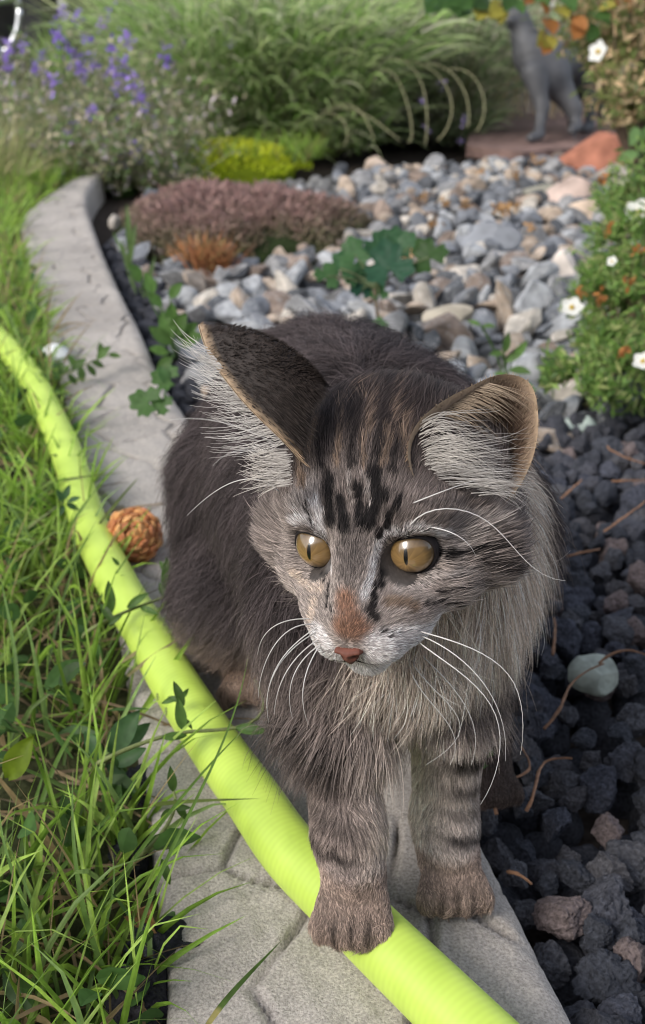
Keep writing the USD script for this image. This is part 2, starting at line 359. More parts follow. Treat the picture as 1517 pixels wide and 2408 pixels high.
for k in range(14):
    v, f = lava_shape(rng); t = np.array(LAVA_TONES[k % 7]); c = t * (.75 + .6 * fbm(v * 3 + k, 4))[:, None]
    LAVA.append(shape_class(f'lava_rock_shape_{k:03d}', 'rock', (v, f), 'lava', c))
def river_shape(rng):
    v, f = rock(rng, 4, int(rng.integers(7, 12)), .13, 1.1, (.42, .86)); v = v * np.array([1.15, rng.uniform(.60, .95), rng.uniform(.38, .66)]); return v, f
RIVER_KINDS = [('blue grey', (.16, .17, .19)), ('mid grey', (.22, .22, .225)), ('dark grey', (.075, .08, .09)), ('tan', (.36, .29, .23)), ('pale cream', (.45, .41, .36)), ('brownish', (.22, .17, .14)), ('light grey', (.32, .33, .345))]
RIVER = []
for k in range(28):
    v, f = river_shape(rng); t = np.array(RIVER_KINDS[k % 7][1]); band = fbm(v * np.array([1.5, 4, 5]) + k, 4)
    c = t * (.70 + .62 * band)[:, None]; c = np.where((np.abs(band - .5) < .012)[:, None], c * .4 + .3, c)
    RIVER.append(shape_class(f'river_stone_shape_{k:03d}', 'stone', (v, f), 'river', c))
def inframe(p, z=-.02, pad=60):
    q = proj(np.c_[p, np.full(len(p), z)]); return (q[:, 0] > -pad) & (q[:, 0] < 1517 + pad) & (q[:, 1] < 2408 + pad) & (q[:, 2] > .05)
def far_edge(p):                                      # where the lava gives way to river stones
    return .80 + .05 * np.sin(p[:, 0] * 30) - .12 * np.clip((.1 - p[:, 0]) / .15, 0, 1)
ok_lava = lambda p: (right_of_kerb(p) > .008) & (((p[:, 1] < far_edge(p)) & inframe(p)) | ((right_of_kerb(p) < .05) & (p[:, 1] < 1.5))) & (p[:, 1] > .12)
pl = scatter(rng, 90000, (-.35, .12), (.42, 1.5), lambda q: .0094 + .006 * (noise(np.array([q[0] * 60, q[1] * 60, 0.])) - .3), ok_lava)
pix = proj(np.c_[pl, np.full(len(pl), -.02)])
vis = inframe(pl, pad=25); order = np.argsort(pix[:, 2] + 9 * ~vis)
hidden = (pix[:, 0] < 1000) & (pix[:, 1] > 820)       # under and behind the kitten
order = [k for k in order if not hidden[k]] + [k for k in order if hidden[k]]
PALE = G(1398, 1612, -.012)
stuff = []
named = 0
for r_, k in enumerate(order):
    q = pl[k]
    if np.hypot(*(q - PALE[:2])) < .012: continue
    s = rng.choice([rng.uniform(.0050, .0085), rng.uniform(.008, .0125)], p=[.75, .25]); pos = (q[0], q[1], -.0215 + rng.uniform(-.006, .005)); size = s * rng.uniform(.85, 1.18, 3) * np.array([1, 1, .9])
    kk = int(rng.integers(14))
    px, py, z = pix[k]
    if named < 290 and vis[k]:
        dark = kk % 7 != 6
        big = 'chunky' if s > .0095 else 'small'; tone = 'charcoal' if dark else 'brownish'
        where = 'in the thin strip along the inner edge of the far kerb' if px < 420 else 'in the near lower right corner of the bed' if py > 1900 else "in the bed beside the kitten's right legs" if py > 1450 else 'in the bed below the flowering shrub'
        place('lava_rock', LAVA[kk], pos, size, rot3(rng, 2.0), f'{big} rough {tone} lava rock {where}', 'rock', f'{big} {tone} lava rocks {where}'); named += 1
    else:
        v, f = lava_shape(np.random.default_rng(int(k) + 7), 3); stuff.append(((v * size) @ rot3(rng, 2.0).T + pos, f))
for q in scatter(rng, 20000, (-.3, .14), (.42, .95), .017, lambda p: (right_of_kerb(p) > .002) & (p[:, 1] < .9) & inframe(p)):
    v, f = rock(rng, 2, 6, .25, 2); stuff.append((v * rng.uniform(.009, .013) + [q[0], q[1], -.042 + rng.uniform(-.004, .004)], f))
obj('lava_gravel', join(stuff), 'lava', smooth=True, color=(.060, .062, .074), label='smaller and deeper charcoal lava gravel filling the bed between the rocks', cat='gravel', kind='stuff')

def blob(px, py, h, hx, hy, hz, seed, color, mat_='boulder', sub=4, cuts=9, rough=.08, yaw=0., name='boulder', label='', cat='rock', z=None, lift=0.35, parent='/World', freq=1.4):
    'one stone of half sizes hx, hy, hz standing at a measured foot pixel'
    r = np.random.default_rng(seed); v, f = rock(r, sub, cuts, rough, freq, (.6, .9)); v = v * [hx, hy, hz]
    c, s_ = math.cos(yaw), math.sin(yaw); v = v @ np.array([[c, s_, 0], [-s_, c, 0], [0, 0, 1]])
    p = G(px, py, h); p = p + np.array([0, hy * .6, hz * lift])
    col = np.array(color) * (.72 + .56 * fbm(v / max(hx, hy) * 2.2 + seed, 4))[:, None]
    return obj(name, (v + p, f), mat_, parent, smooth=True, color=col, label=label, cat=cat)
blob(1398, 1645, -.02, .0108, .0105, .0098, 3, (.30, .33, .29), 'river', name='pebble', label='smooth pale green round pebble lying on the black lava rocks', cat='pebble', cuts=8, rough=.12, lift=.9)
blob(1365, 1025, -.025, .014, .012, .010, 4, (.38, .45, .42), 'river', name='pebble', label='small pale mint green stone at the edge of the lava by the flowering shrub', cat='pebble', cuts=5)
blob(130, 862, -.006, .0125, .009, .013, 5, (.72, .74, .76), 'river', name='white_stone', label='small smooth white stone in the grass at the left edge of the kerb', cat='stone', cuts=3, rough=.03)
# bigger stones of the rock bed, farthest first
BIG = [
 (885, 405, .028, .03, .024, (.42, .34, .28), 'cream_rock', 'rounded cream stone at the back of the rock bed beside the lime ground cover', 31),
 (1408, 412, .086, .06, .060, (.35, .145, .095), 'sandstone_rock', 'large orange red sandstone rock in front of the cat statue', 35),
 (1290, 470, .062, .035, .018, (.30, .29, .24), 'long_stone', 'long flat greenish grey stone lying left of the pale pink boulder', 36),
 (1345, 490, .045, .05, .036, (.55, .43, .38), 'pink_boulder', 'pale pink rounded boulder beside the right hand shrub', 37),
 (1400, 520, .045, .03, .024, (.47, .37, .29), 'tan_boulder', 'tan rounded boulder under the tip of the right hand shrub', 38),
 (1398, 565, .020, .016, .013, (.48, .19, .10), 'orange_stone', 'small orange stone half under the right hand shrub', 39),
 (1330, 665, .018, .022, .028, (.58, .52, .47), 'white_boulder', 'upright whitish pink stone at the left edge of the flowering shrub', 40),
 (1062, 780, .036, .017, .018, (.47, .42, .34), 'wedge_stone', 'long cream wedge shaped stone just behind the kitten', 41),
 (1155, 600, .046, .035, .030, (.22, .23, .25), 'grey_boulder', 'largest blue grey stone in the middle of the rock bed', 42),
 (686, 545, .017, .016, .017, (.40, .31, .25), 'round_stone', 'round tan stone at the right end of the pinkish thyme', 43),
 (1440, 440, .05, .04, .03, (.42, .37, .32), 'beige_boulder', 'beige boulder between the sandstone rock and the right hand shrub', 44),
 (1455, 760, .028, .022, .018, (.42, .41, .40), 'pale_stone', 'pale grey stone showing through the middle of the flowering shrub', 45),
 (1440, 930, .022, .018, .015, (.36, .35, .36), 'shaded_stone', 'grey stone under the lowest leaves of the flowering shrub', 46),
]
BIGP = []
for px, py, hx, hy, hz, col, nm, lab, sd in BIG:
    blob(px, py, -.03, hx, hy, hz, sd, col, 'boulder', name=nm, label=lab, yaw={'wedge_stone': .35, 'long_stone': .25, 'pink_boulder': .5}.get(nm, 0.), cuts=8); p = G(px, py, -.03); BIGP.append((p[0], p[1] + hy * .6, max(hx, hy)))
BIGP = np.array(BIGP)
THY = np.array([-.130, 1.61]); THR = np.array([.175, .24])
def ok_river(p):
    a = ((p - THY) / (THR * .95)); big = np.min(np.hypot(*(p[:, None] - BIGP[None, :, :2]).transpose(2, 0, 1)) - BIGP[None, :, 2] * .8, axis=1)
    return (right_of_kerb(p) > .035) & (p[:, 1] > far_edge(p) - .03) & ((a ** 2).sum(1) > 1) & inframe(p, pad=80) & (big > 0) & (p[:, 1] < 2.75) & ~((p[:, 0] < .03) & (p[:, 1] > 1.95))
pr = scatter(rng, 90000, (-.3, .6), (1.0, 2.75), lambda q: .0245, ok_river)
pix = proj(np.c_[pr, np.full(len(pr), -.02)]); order = np.argsort(pix[:, 2] + 9 * ~inframe(pr, pad=20)); stuff, scol, named = [], [], 0
for k in order:
    q = pr[k]; s = rng.choice([rng.uniform(.010, .017), rng.uniform(.016, .028)], p=[.5, .5]); kk = int(rng.choice(28, p=np.tile([.2, .22, .14, .12, .09, .08, .15], 4) / 4))
    size = s * rng.uniform(.85, 1.15, 3); pos = (q[0], q[1], -.024 + rng.uniform(-.008, .010)); R = rot3(rng, 1.7)
    hid = pix[k, 0] < 1000 and pix[k, 0] > 420 and pix[k, 1] > 800
    if named < 295 and not hid and inframe(pr[k:k + 1], pad=25)[0]:
        kind = RIVER_KINDS[kk % 7][0]; big = 'large' if s > .021 else 'small' if s < .0145 else 'middling'; px, py, _ = pix[k]
        where = 'beside the thyme and rusty clump' if px < 640 else 'at the back of the rock bed' if py < 470 else 'right of the columbine' if px > 1060 else 'around the columbine'
        place('river_stone', RIVER[kk], pos, size, R, f'{big} {kind} river stone {where}', 'stone', f'{big} {kind} river stones {where}'); named += 1
    else:
        v, f = rock(np.random.default_rng(int(k)), 3, 7, .1, .9, (.55, .9)); v = (v * [1, .75, .55] * size) @ R.T + pos
        stuff.append((v, f)); scol.append(np.repeat(np.array([RIVER_KINDS[kk % 7][1]]) * rng.uniform(.8, 1.25), len(v), 0))
for q in scatter(rng, 60000, (-.3, .55), (1.05, 2.8), .024, lambda p: (right_of_kerb(p) > .02) & (p[:, 1] > far_edge(p) - .05) & inframe(p, pad=60)):
    v, f = rock(rng, 2, 5, .1, 1); stuff.append((v * rng.uniform(.011, .017) + [q[0], q[1], -.044 + rng.uniform(-.004, .004)], f)); scol.append(np.full((len(v), 3), .12) * rng.uniform(.6, 1.7))
obj('river_gravel', join(stuff), 'river', smooth=True, color=np.vstack(scol), label='far and buried river gravel filling the rock bed between the larger stones', cat='gravel', kind='stuff')

# ------------------------------------------------------------------ garden hose
HC = [(1480, 2780), (1290, 2600), (1085, 2404), (980, 2303), (880, 2207), (775, 2103), (675, 2000), (605, 1900), (532, 1800), (466, 1700), (404, 1600), (348, 1500), (300, 1420), (258, 1340), (222, 1265), (196, 1190), (172, 1110), (148, 1040), (118, 975), (84, 905), (40, 845), (-30, 775), (-140, 710), (-300, 660)]
hp = spline([G(x, y, .0105) for x, y in HC], 520); hp[:, 2] = .0106 + .0012 * np.sin(np.linspace(0, 9, 520)); HR = .0095
hv, hf = tube(hp, HR, 28, cap=True)
hs = np.r_[0, np.cumsum(np.linalg.norm(np.diff(hp, axis=0), axis=1))]
uu = np.repeat(hs / .0021, 28) + np.tile(np.arange(28) / 28 * 0.0, 520); hu = np.stack([np.r_[uu, 0, 0], np.r_[np.tile(np.arange(28) / 28., 520), 0, 0]], 1)
HOSE = thing('garden_hose', 'lime green ribbed garden hose running along the concrete kerb under the paw', 'hose', (0, .4, 0)); obj('tube', (hv, hf), 'hose_skin', HOSE, smooth=True, uv=hu / 20.0 * 6.3)

# ------------------------------------------------------------------ cat statue, slab, car, hedge
def dp(z): return z / (FPX * S)
def statue():
    Z = 2.5; u = dp(Z)
    def w(x, y, dz=0.): return W(x, y, Z + dz)
    prim = [(w(1217, 42), w(1222, 52, .01), 24, 26), (w(1222, 60), w(1250, 130, .01), 27, 42), (w(1250, 130, .01), w(1285, 175, .02), 42, 52), (w(1283, 150, .03), w(1325, 118, .12), 54, 64), (w(1325, 118, .12), w(1362, 135, .2), 66, 60),
            (w(1256, 175, -.02), w(1276, 250, -.02), 30, 15), (w(1276, 250, -.02), w(1268, 308, -.02), 15, 12), (w(1268, 318, -.03), w(1248, 325, -.05), 13, 11),
            (w(1305, 190, .03), w(1348, 255, .03), 40, 19), (w(1348, 255, .03), w(1356, 296, .03), 18, 12), (w(1356, 300, .02), w(1345, 306, 0), 12, 11),
            (w(1372, 180, .2), w(1392, 235, .2), 36, 17), (w(1392, 235, .2), w(1386, 296, .2), 15, 12), (w(1386, 298, .19), w(1372, 302, .16), 12, 11),
            (w(1345, 180, .2), w(1350, 240, .24), 30, 15), (w(1350, 240, .24), w(1345, 300, .24), 14, 12),
            (w(1212, 50, -.01), w(1198, 46, -.03), 17, 11), (w(1204, 26, .0), w(1200, 4, .0), 9, 3), (w(1232, 24, .01), w(1236, 2, .015), 9, 3),
            (w(1385, 150, .22), w(1405, 220, .3), 14, 11), (w(1405, 220, .3), w(1415, 285, .3), 11, 8)]
    pts = np.vstack([[a, b] for a, b, _, _ in prim]); lo, hi = pts.min(0) - .07, pts.max(0) + .07; h = .0055
    g = [np.arange(lo[k], hi[k], h) for k in range(3)]; P = np.stack(np.meshgrid(*g, indexing='ij'), -1).astype(np.float32)
    d = None
    for a, b, ra, rb in prim:
        q = cone(P, a, b, ra * u, rb * u); d = q if d is None else smin(d, q, .016)
    v, f = surface_net(d, lo, h); m_ = trimesh.Trimesh(v, f, process=False); trimesh.smoothing.filter_taubin(m_, iterations=6)
    return np.array(m_.vertices), np.array(m_.faces)
v, f = statue(); foot = v[:, 2].min(); t = thing('cat_statue', 'grey stone garden statue of a standing cat on a red slab', 'statue', (v[:, 0].mean(), v[:, 1].mean(), foot))
obj('body', (v, f), 'statue', t, smooth=True, color=np.array([.080, .081, .088]) * (.8 + .4 * fbm(v * 14, 3))[:, None])
Zs = 2.5
for x, y in ((1200, 38), (1215, 36)):
    e = trimesh.creation.icosphere(2, .004); e.apply_translation(W(x, y, Zs - .028)); obj('eye', e, 'statue', t, smooth=True, color=(.06, .06, .065))
pts = [G(x, y, foot - .0) for x, y in ((1090, 345), (1230, 362), (1345, 350), (1450, 330), (1530, 300), (1500, 262), (1330, 258), (1180, 272), (1105, 300))]
def slab(pts, z0, z1, seed):
    from shapely.geometry import Polygon
    pg = Polygon([(p[0], p[1]) for p in pts]).buffer(.02).buffer(-.02); m_ = trimesh.creation.extrude_polygon(pg.buffer(-.006), z1 - z0); m_.apply_translation((0, 0, z0))
    m_ = m_.subdivide().subdivide().subdivide(); v = np.array(m_.vertices); v += .006 * (fbm(v * 30 + seed, 3)[:, None] - .5); return v, np.array(m_.faces)
v, f = slab(pts, foot - .022, foot + .002, 1)
obj('stone_slab', (v, f), 'boulder', color=np.array([.19, .125, .11]) * (.7 + .6 * fbm(v * 20, 4))[:, None], label='reddish brown flat stone slab under the cat statue', cat='slab')
p = G(1000, 300, -.03); v, f = rock(np.random.default_rng(77), 4, 8, .1, 1.2); v = v * [.09, .06, .055] + p + [0, .28, .03]
obj('brown_rock', (v, f), 'boulder', smooth=True, color=np.array([.20, .10, .075]) * (.7 + .6 * fbm(v * 15, 4))[:, None], label='reddish brown rock half hidden under the feathery green bush', cat='rock')

# parked car in the street, only its wheel and lower corner in view
wc = W(-62, 22, 4.5); t = thing('parked_car', 'dark parked car with a silver wheel behind the garden', 'car', (wc[0], wc[1], -.04))
def box(lo, hi): m_ = trimesh.creation.box(bounds=[lo, hi]); return m_
from shapely.geometry import Polygon, Point
prof = Polygon([(-3.3, .18), (.34, .2), (.52, .32), (.55, .75), (.42, .92), (-.35, 1.0), (-1.0, 1.42), (-2.5, 1.45), (-3.2, 1.02), (-3.5, .95), (-3.55, .35)]).buffer(.06).buffer(-.02).difference(Point(0, .34).buffer(.40)).difference(Point(-2.65, .34).buffer(.40))
bm = trimesh.creation.extrude_polygon(prof, 1.7); v = np.array(bm.vertices); v = np.c_[v[:, 0] + wc[0], v[:, 2] + wc[1] - .06, v[:, 1] - .04]
obj('body', (v, np.array(bm.faces)[:, ::-1]), 'paint', t, color=(.020, .018, .024))
win = Polygon([(-.45, 1.0), (-1.02, 1.36), (-1.6, 1.38), (-1.6, 1.0)]).buffer(.01), Polygon([(-1.7, 1.0), (-1.7, 1.38), (-2.45, 1.38), (-2.95, 1.02)]).buffer(.01)
for wn in win:
    b = trimesh.creation.extrude_polygon(wn, .02); v = np.array(b.vertices); obj('window', (np.c_[v[:, 0] + wc[0], v[:, 2] + wc[1] - .075, v[:, 1] - .04], np.array(b.faces)[:, ::-1]), 'car_glass', t)
b = box((wc[0] + .40, wc[1] - .03, .56), (wc[0] + .575, wc[1] + .3, .70)); obj('headlight', b, 'chrome', t)
for dx in (0., -2.65):
    c0 = np.array([wc[0] + dx, wc[1] - .05, .30])
    ring = [(r_, y_) for r_, y_ in ((.21, .02), (.225, -.03), (.30, -.04), (.33, 0), (.335, .1), (.32, .18), (.21, .19))]
    a = np.linspace(0, 2 * np.pi, 49)[:-1]; k = len(ring); v = np.array([[c0[0] + r_ * np.cos(x), c0[1] + y_, c0[2] + r_ * np.sin(x)] for x in a for r_, y_ in ring])
    i, j = np.meshgrid(np.arange(48), np.arange(k), indexing='ij'); i2, j2 = (i + 1) % 48, (j + 1) % k
    q = np.stack([i * k + j, i2 * k + j, i2 * k + j2, i * k + j2], -1).reshape(-1, 4)
    wp = obj('wheel', (v, q), 'rubber', t, color=(.015, .015, .017))
    sp = []
    for n_ in range(5):
        an = n_ * 2 * np.pi / 5 + .25; d = np.array([np.cos(an), 0, np.sin(an)]); sp.append(tube([c0 + [0, -.015, 0] + d * .03, c0 + [0, -.02, 0] + d * .12, c0 + [0, -.02, 0] + d * .205], [.035, .022, .028], 8))
    rim = tube([c0 + [.205 * np.cos(x), -.015, .205 * np.sin(x)] for x in np.linspace(0, 2 * np.pi, 49)], .018, 8)
    dk = trimesh.creation.cylinder(.2, .01, sections=40); dk.apply_transform(trimesh.transformations.rotation_matrix(np.pi / 2, [1, 0, 0])); dk.apply_translation(c0 + [0, .1, 0])
    obj('rim', join(sp + [rim]), 'chrome', wp, smooth=True); obj('brake_disc', dk, 'rubber', wp, color=(.03, .03, .03))
rg = np.random.default_rng(8)
def hedge(name, label, x0, x1, y0, y1, hgt, n, tone):
    t = thing(name, label, 'hedge', ((x0 + x1) / 2, (y0 + y1) / 2, -.04))
    core = heightsheet(np.linspace(x0 + .1, x1 - .1, 60), np.linspace(y0 + .15, y1 - .15, 12), lambda X, Y: (hgt - .25) * np.minimum(1, 6 * np.minimum(np.minimum(X - x0, x1 - X), np.minimum(Y - y0, y1 - Y))) + .2 * fbm(np.stack([X * 3, Y * 3, X * 0], -1), 3) - .1)
    obj('branches', core, 'needle_leaf', t, smooth=True, color=np.array(tone) * .5)
    b = np.c_[rg.uniform(x0, x1, n), y0 + (y1 - y0) * rg.random(n) ** 2, rg.uniform(0, hgt, n)]; b[:, 2] *= .8 + .35 * noise(b * 3)
    V, F, tt, ii = blades(rg, b, rg.normal(size=(n, 3)) + [0, -.6, .5], rg.uniform(.05, .09, n), rg.uniform(.03, .05, n), .3, 2, 'leaf')
    obj('foliage', (V, F), 'leaf', t, color=(np.array(tone) * rg.uniform(.5, 1.6, (n, 1)))[ii], kind='stuff')
hedge('hedge', 'dark green leafy hedge far behind the garden bushes', -3.0 + 2.3, 6.5, 5.6, 6.6, 1.3, 9000, (.055, .085, .03))
hedge('hedge', 'dark hedge behind the parked car', -9.0, -.75, 7.6, 8.4, 1.4, 5000, (.03, .05, .02))

# a garden wall behind the viewpoint
t = thing('garden_wall', 'plain beige rendered garden wall standing behind the viewpoint', 'wall', (0, -2.3, -.05))
b = trimesh.creation.box(bounds=[(-7, -2.6, -.1), (7, -2.3, 1.6)]); obj('wall', b, 'boulder', t, color=(.30, .26, .22))
e_ = trimesh.creation.box(bounds=[(-7.1, -2.66, 1.605), (7.1, -2.24, 1.66)]); obj('coping', e_, 'boulder', t, color=(.25, .23, .21))

# ------------------------------------------------------------------ kitten
from scipy.spatial.transform import Rotation
HU = .0105                                            # one head unit in metres
HC0 = np.array([.0167, .2643, .1345])
HR3 = Rotation.from_euler('ZXY', [-19, 13, -7], degrees=True).as_matrix() @ np.array([[1, 0, 0], [0, 0, -1], [0, 1, 0]], float)   # columns: side, up, forward
def HL(s, u, f): return HC0 + HR3 @ (np.array([s, u, f], float) * HU)
def to_head(p): return ((p - HC0) @ HR3) / HU
EYES = [np.array([-1.16, .04, 1.72]), np.array([1.16, .04, 1.72])]; ER = .60
def head_sdf(q):
    d = ell(q, (0, .35, -.5), (2.65, 2.35, 2.75))
    for s in (-1, 1):
        d = smin(d, cone(q, (s * 1.75, -.75, .3), (s * 1.3, -1.0, 1.2), 1.35, 1.0), .7)
        d = smin(d, ell(q, (s * 1.2, .95, 1.35), (.95, .60, .80)), .45)
        d = smin(d, cone(q, (s * .80, -1.40, 2.45), (s * .50, -1.50, 3.15), .80, .66), .32)
        d = smin(d, cone(q, (s * 1.25, -.95, 1.5), (s * .75, -1.05, 2.6), .9, .6), .4)
    d = smin(d, cone(q, (0, -.9, 1.8), (0, -1.15, 3.0), 1.12, .75), .5)
    d = smin(d, cone(q, (0, .55, 2.0), (0, -.80, 3.45), .62, .40), .35)
    d = smin(d, cone(q, (0, -2.05, 1.9), (0, -2.22, 2.85), .80, .62), .35)
    d = smin(d, ell(q, (0, -1.18, 3.68), (.34, .30, .26)), .2)
    for e in EYES:
        g = np.linalg.norm(q - (e + np.array([e[0] * .16, .0, .30])).astype(np.float32), axis=-1) - .52
        h = np.clip(.5 - .5 * (d + g) / .25, 0, 1); d = d * (1 - h) - g * h + .25 * h * (1 - h)
    return d
PAW_L, PAW_R = np.array([.0088, .2385, .0265]), np.array([.0400, .264, .0098])
HIND_L, HIND_R = np.array([-.028, .378, .010]), np.array([.058, .318, .006])
BONES = [  # (from, to, radius, radius, blend)
    ((.002, .432, .094), (.013, .375, .094), .042, .043, .02), ((.013, .375, .094), (.022, .312, .092), .043, .034, .02), ((.040, .325, .098), (.036, .312, .112), .028, .022, .02),
    ((.018, .296, .094), (.019, .283, .118), .029, .026, .02), ((.018, .284, .088), (.021, .290, .094), .022, .025, .015),
    # front legs
    ((.006, .290, .085), (.005, .268, .060), .018, .0122, .010), ((.005, .268, .060), (.0075, .251, .040), .0116, .0090, .006), ((.0075, .251, .040), (.0088, .243, .029), .0090, .0092, .005),
    ((.036, .298, .080), (.0395, .285, .054), .017, .0122, .010), ((.0395, .285, .054), (.0385, .280, .022), .0116, .0088, .006), ((.0385, .280, .022), (.0395, .270, .0115), .0090, .0096, .005),
    # hind legs
    ((-.024, .420, .072), (-.032, .394, .042), .034, .020, .015), ((-.036, .392, .042), (-.030, .408, .020), .014, .008, .008), ((-.030, .408, .020), (-.028, .385, .009), .008, .0095, .006),
    ((.036, .390, .070), (.052, .352, .042), .034, .020, .015), ((.052, .352, .042), (.056, .350, .018), .014, .009, .008), ((.056, .350, .018), (.058, .322, .007), .008, .0095, .006),
    # tail, low behind the body
    ((.0, .455, .085), (-.004, .500, .060), .014, .011, .012), ((-.004, .500, .060), (-.002, .545, .030), .011, .009, .006), ((-.002, .545, .030), (.01, .59, .014), .009, .006, .006)]
def paw_bones(c, fwd, side, down=0.):
    out = []; up = np.array([0, 0, 1.])
    for k, (o, r_) in enumerate(((-.0066, .0042), (-.0023, .0046), (.0023, .0046), (.0066, .0042))):
        a = c + side * o * .8; b = c + side * o * 1.15 + fwd * (.0082 - abs(o) * .30) - up * (.0028 + down * (1 if o < .004 else 1.6)); out.append((tuple(a), tuple(b), r_ * 1.0, r_, .0014))
    return out
FW_L, SD_L = unit([-.10, -1, -.25]), unit([1, -.1, 0]); FW_R, SD_R = unit([.05, -1, -.05]), unit([1, .05, 0])
BONES += paw_bones(PAW_L, FW_L, SD_L, .002) + paw_bones(PAW_R, FW_R, SD_R) + paw_bones(HIND_L, unit([-.1, -1, 0]), unit([1, -.1, 0])) + paw_bones(HIND_R, unit([.1, -1, 0]), unit([1, .1, 0]))
def body_sdf(P):
    d = None
    for a, b, ra, rb, k in BONES:
        q = cone(P, a, b, ra, rb); d = q if d is None else smin(d, q, k)
    return d
gh = .0014; glo, ghi = np.array([-.085, .195, -.008]), np.array([.10, .605, .175])
def both(P):
    db = body_sdf(P); dh = np.full(db.shape, .1, np.float32); hm = np.linalg.norm(P - HC0.astype(np.float32), axis=-1) < .062
    dh[hm] = head_sdf(((P[hm] - HC0.astype(np.float32)) @ HR3.astype(np.float32)) / np.float32(HU)) * HU
    return smin(db, dh, .008)
ax = [np.arange(glo[k], ghi[k], gh) for k in range(3)]
cx = [np.arange(glo[k], ghi[k] + 4 * gh, 4 * gh) for k in range(3)]; coarse = both(np.stack(np.meshgrid(*cx, indexing='ij'), -1).astype(np.float32))
near = [np.minimum(np.round(np.arange(len(a)) / 4).astype(int), len(c) - 1) for a, c in zip(ax, cx)]
val = coarse[np.ix_(*near)].astype(np.float32); band = np.argwhere(np.abs(val) < .009)
val[tuple(band.T)] = both((np.stack([ax[k][band[:, k]] for k in range(3)], 1)).astype(np.float32))
bv, bf = surface_net(val, glo, gh)
bm = trimesh.Trimesh(bv, bf, process=False)
comp = trimesh.graph.connected_components(bm.face_adjacency); bm.update_faces(np.isin(np.arange(len(bf)), max(comp, key=len))); bm.remove_unreferenced_vertices()
trimesh.smoothing.filter_taubin(bm, iterations=4)
bv, bf = np.array(bm.vertices), np.array(bm.faces); bn = meshkit.arrays((bv, bf), True)[2]

# ears: bowls between a rim and an apex, welded low into the head
def ear(rim, apex, thick=.0011, rings=14, n=60, power=1.6, bulge=(0, 0, 0)):
    r_ = spline(rim, n); nrm = unit(np.asarray(apex) - r_.mean(0)); rows = []
    for t in np.linspace(1, 0, rings):
        flat = r_ * t + np.asarray(apex) * (1 - t); depth = (apex - r_) @ nrm
        rows.append(r_ + (np.asarray(apex) - r_) * (1 - t) * 1.0 + nrm * ((1 - t ** power) - (1 - t))[..., None] * depth[:, None] * .9 if t > 0 else np.repeat(np.asarray(apex)[None], n, 0))
    tt = np.linspace(1, 0, rings); inner = np.stack(rows) + (4 * tt * (1 - tt))[:, None, None] * np.array(bulge)                                   # rings x n
    out = inner + nrm * thick * np.linspace(.35, 1.4, rings)[:, None, None]
    V = np.vstack([inner.reshape(-1, 3), out.reshape(-1, 3)]); N = rings * n
    i, j = np.meshgrid(np.arange(rings - 1), np.arange(n - 1), indexing='ij')
    q = np.stack([i * n + j, i * n + j + 1, (i + 1) * n + j + 1, (i + 1) * n + j], -1).reshape(-1, 4); j = np.arange(n - 1)
    F = np.vstack([q[:, [0, 2, 1]], q[:, [0, 3, 2]], q[:, [0, 1, 2]] + N, q[:, [0, 2, 3]] + N, np.stack([j, N + j + 1, j + 1], 1), np.stack([j, N + j, N + j + 1], 1)])
    return V, F, inner, out, nrm
EAR_R = ear([W(*q) for q in ((1010, 1150, .266), (962, 1090, .262), (962, 1035, .263), (1000, 975, .266), (1055, 935, .270), (1120, 902, .276), (1190, 880, .281), (1243, 898, .283), (1264, 955, .281), (1262, 1040, .279), (1235, 1120, .276), (1195, 1175, .274), (1150, 1200, .274))], W(1120, 1085, .297))
EAR_L = ear([W(*q) for q in ((705, 1085, .266), (652, 1026, .263), (592, 968, .263), (526, 890, .265), (484, 822, .268), (466, 766, .272), (480, 790, .282), (520, 850, .292), (580, 930, .298), (660, 1010, .298))], W(745, 905, .268), power=1.25, bulge=(.0005, 0, .0042))
ears = [EAR_L, EAR_R]
hv_, hf_ = join([(bv, bf)] + [(e[0], e[1]) for e in ears])

kit = thing('kitten', 'fluffy brown tabby kitten stepping over the lime hose on the kerb', 'kitten', (.02, .31, 0))

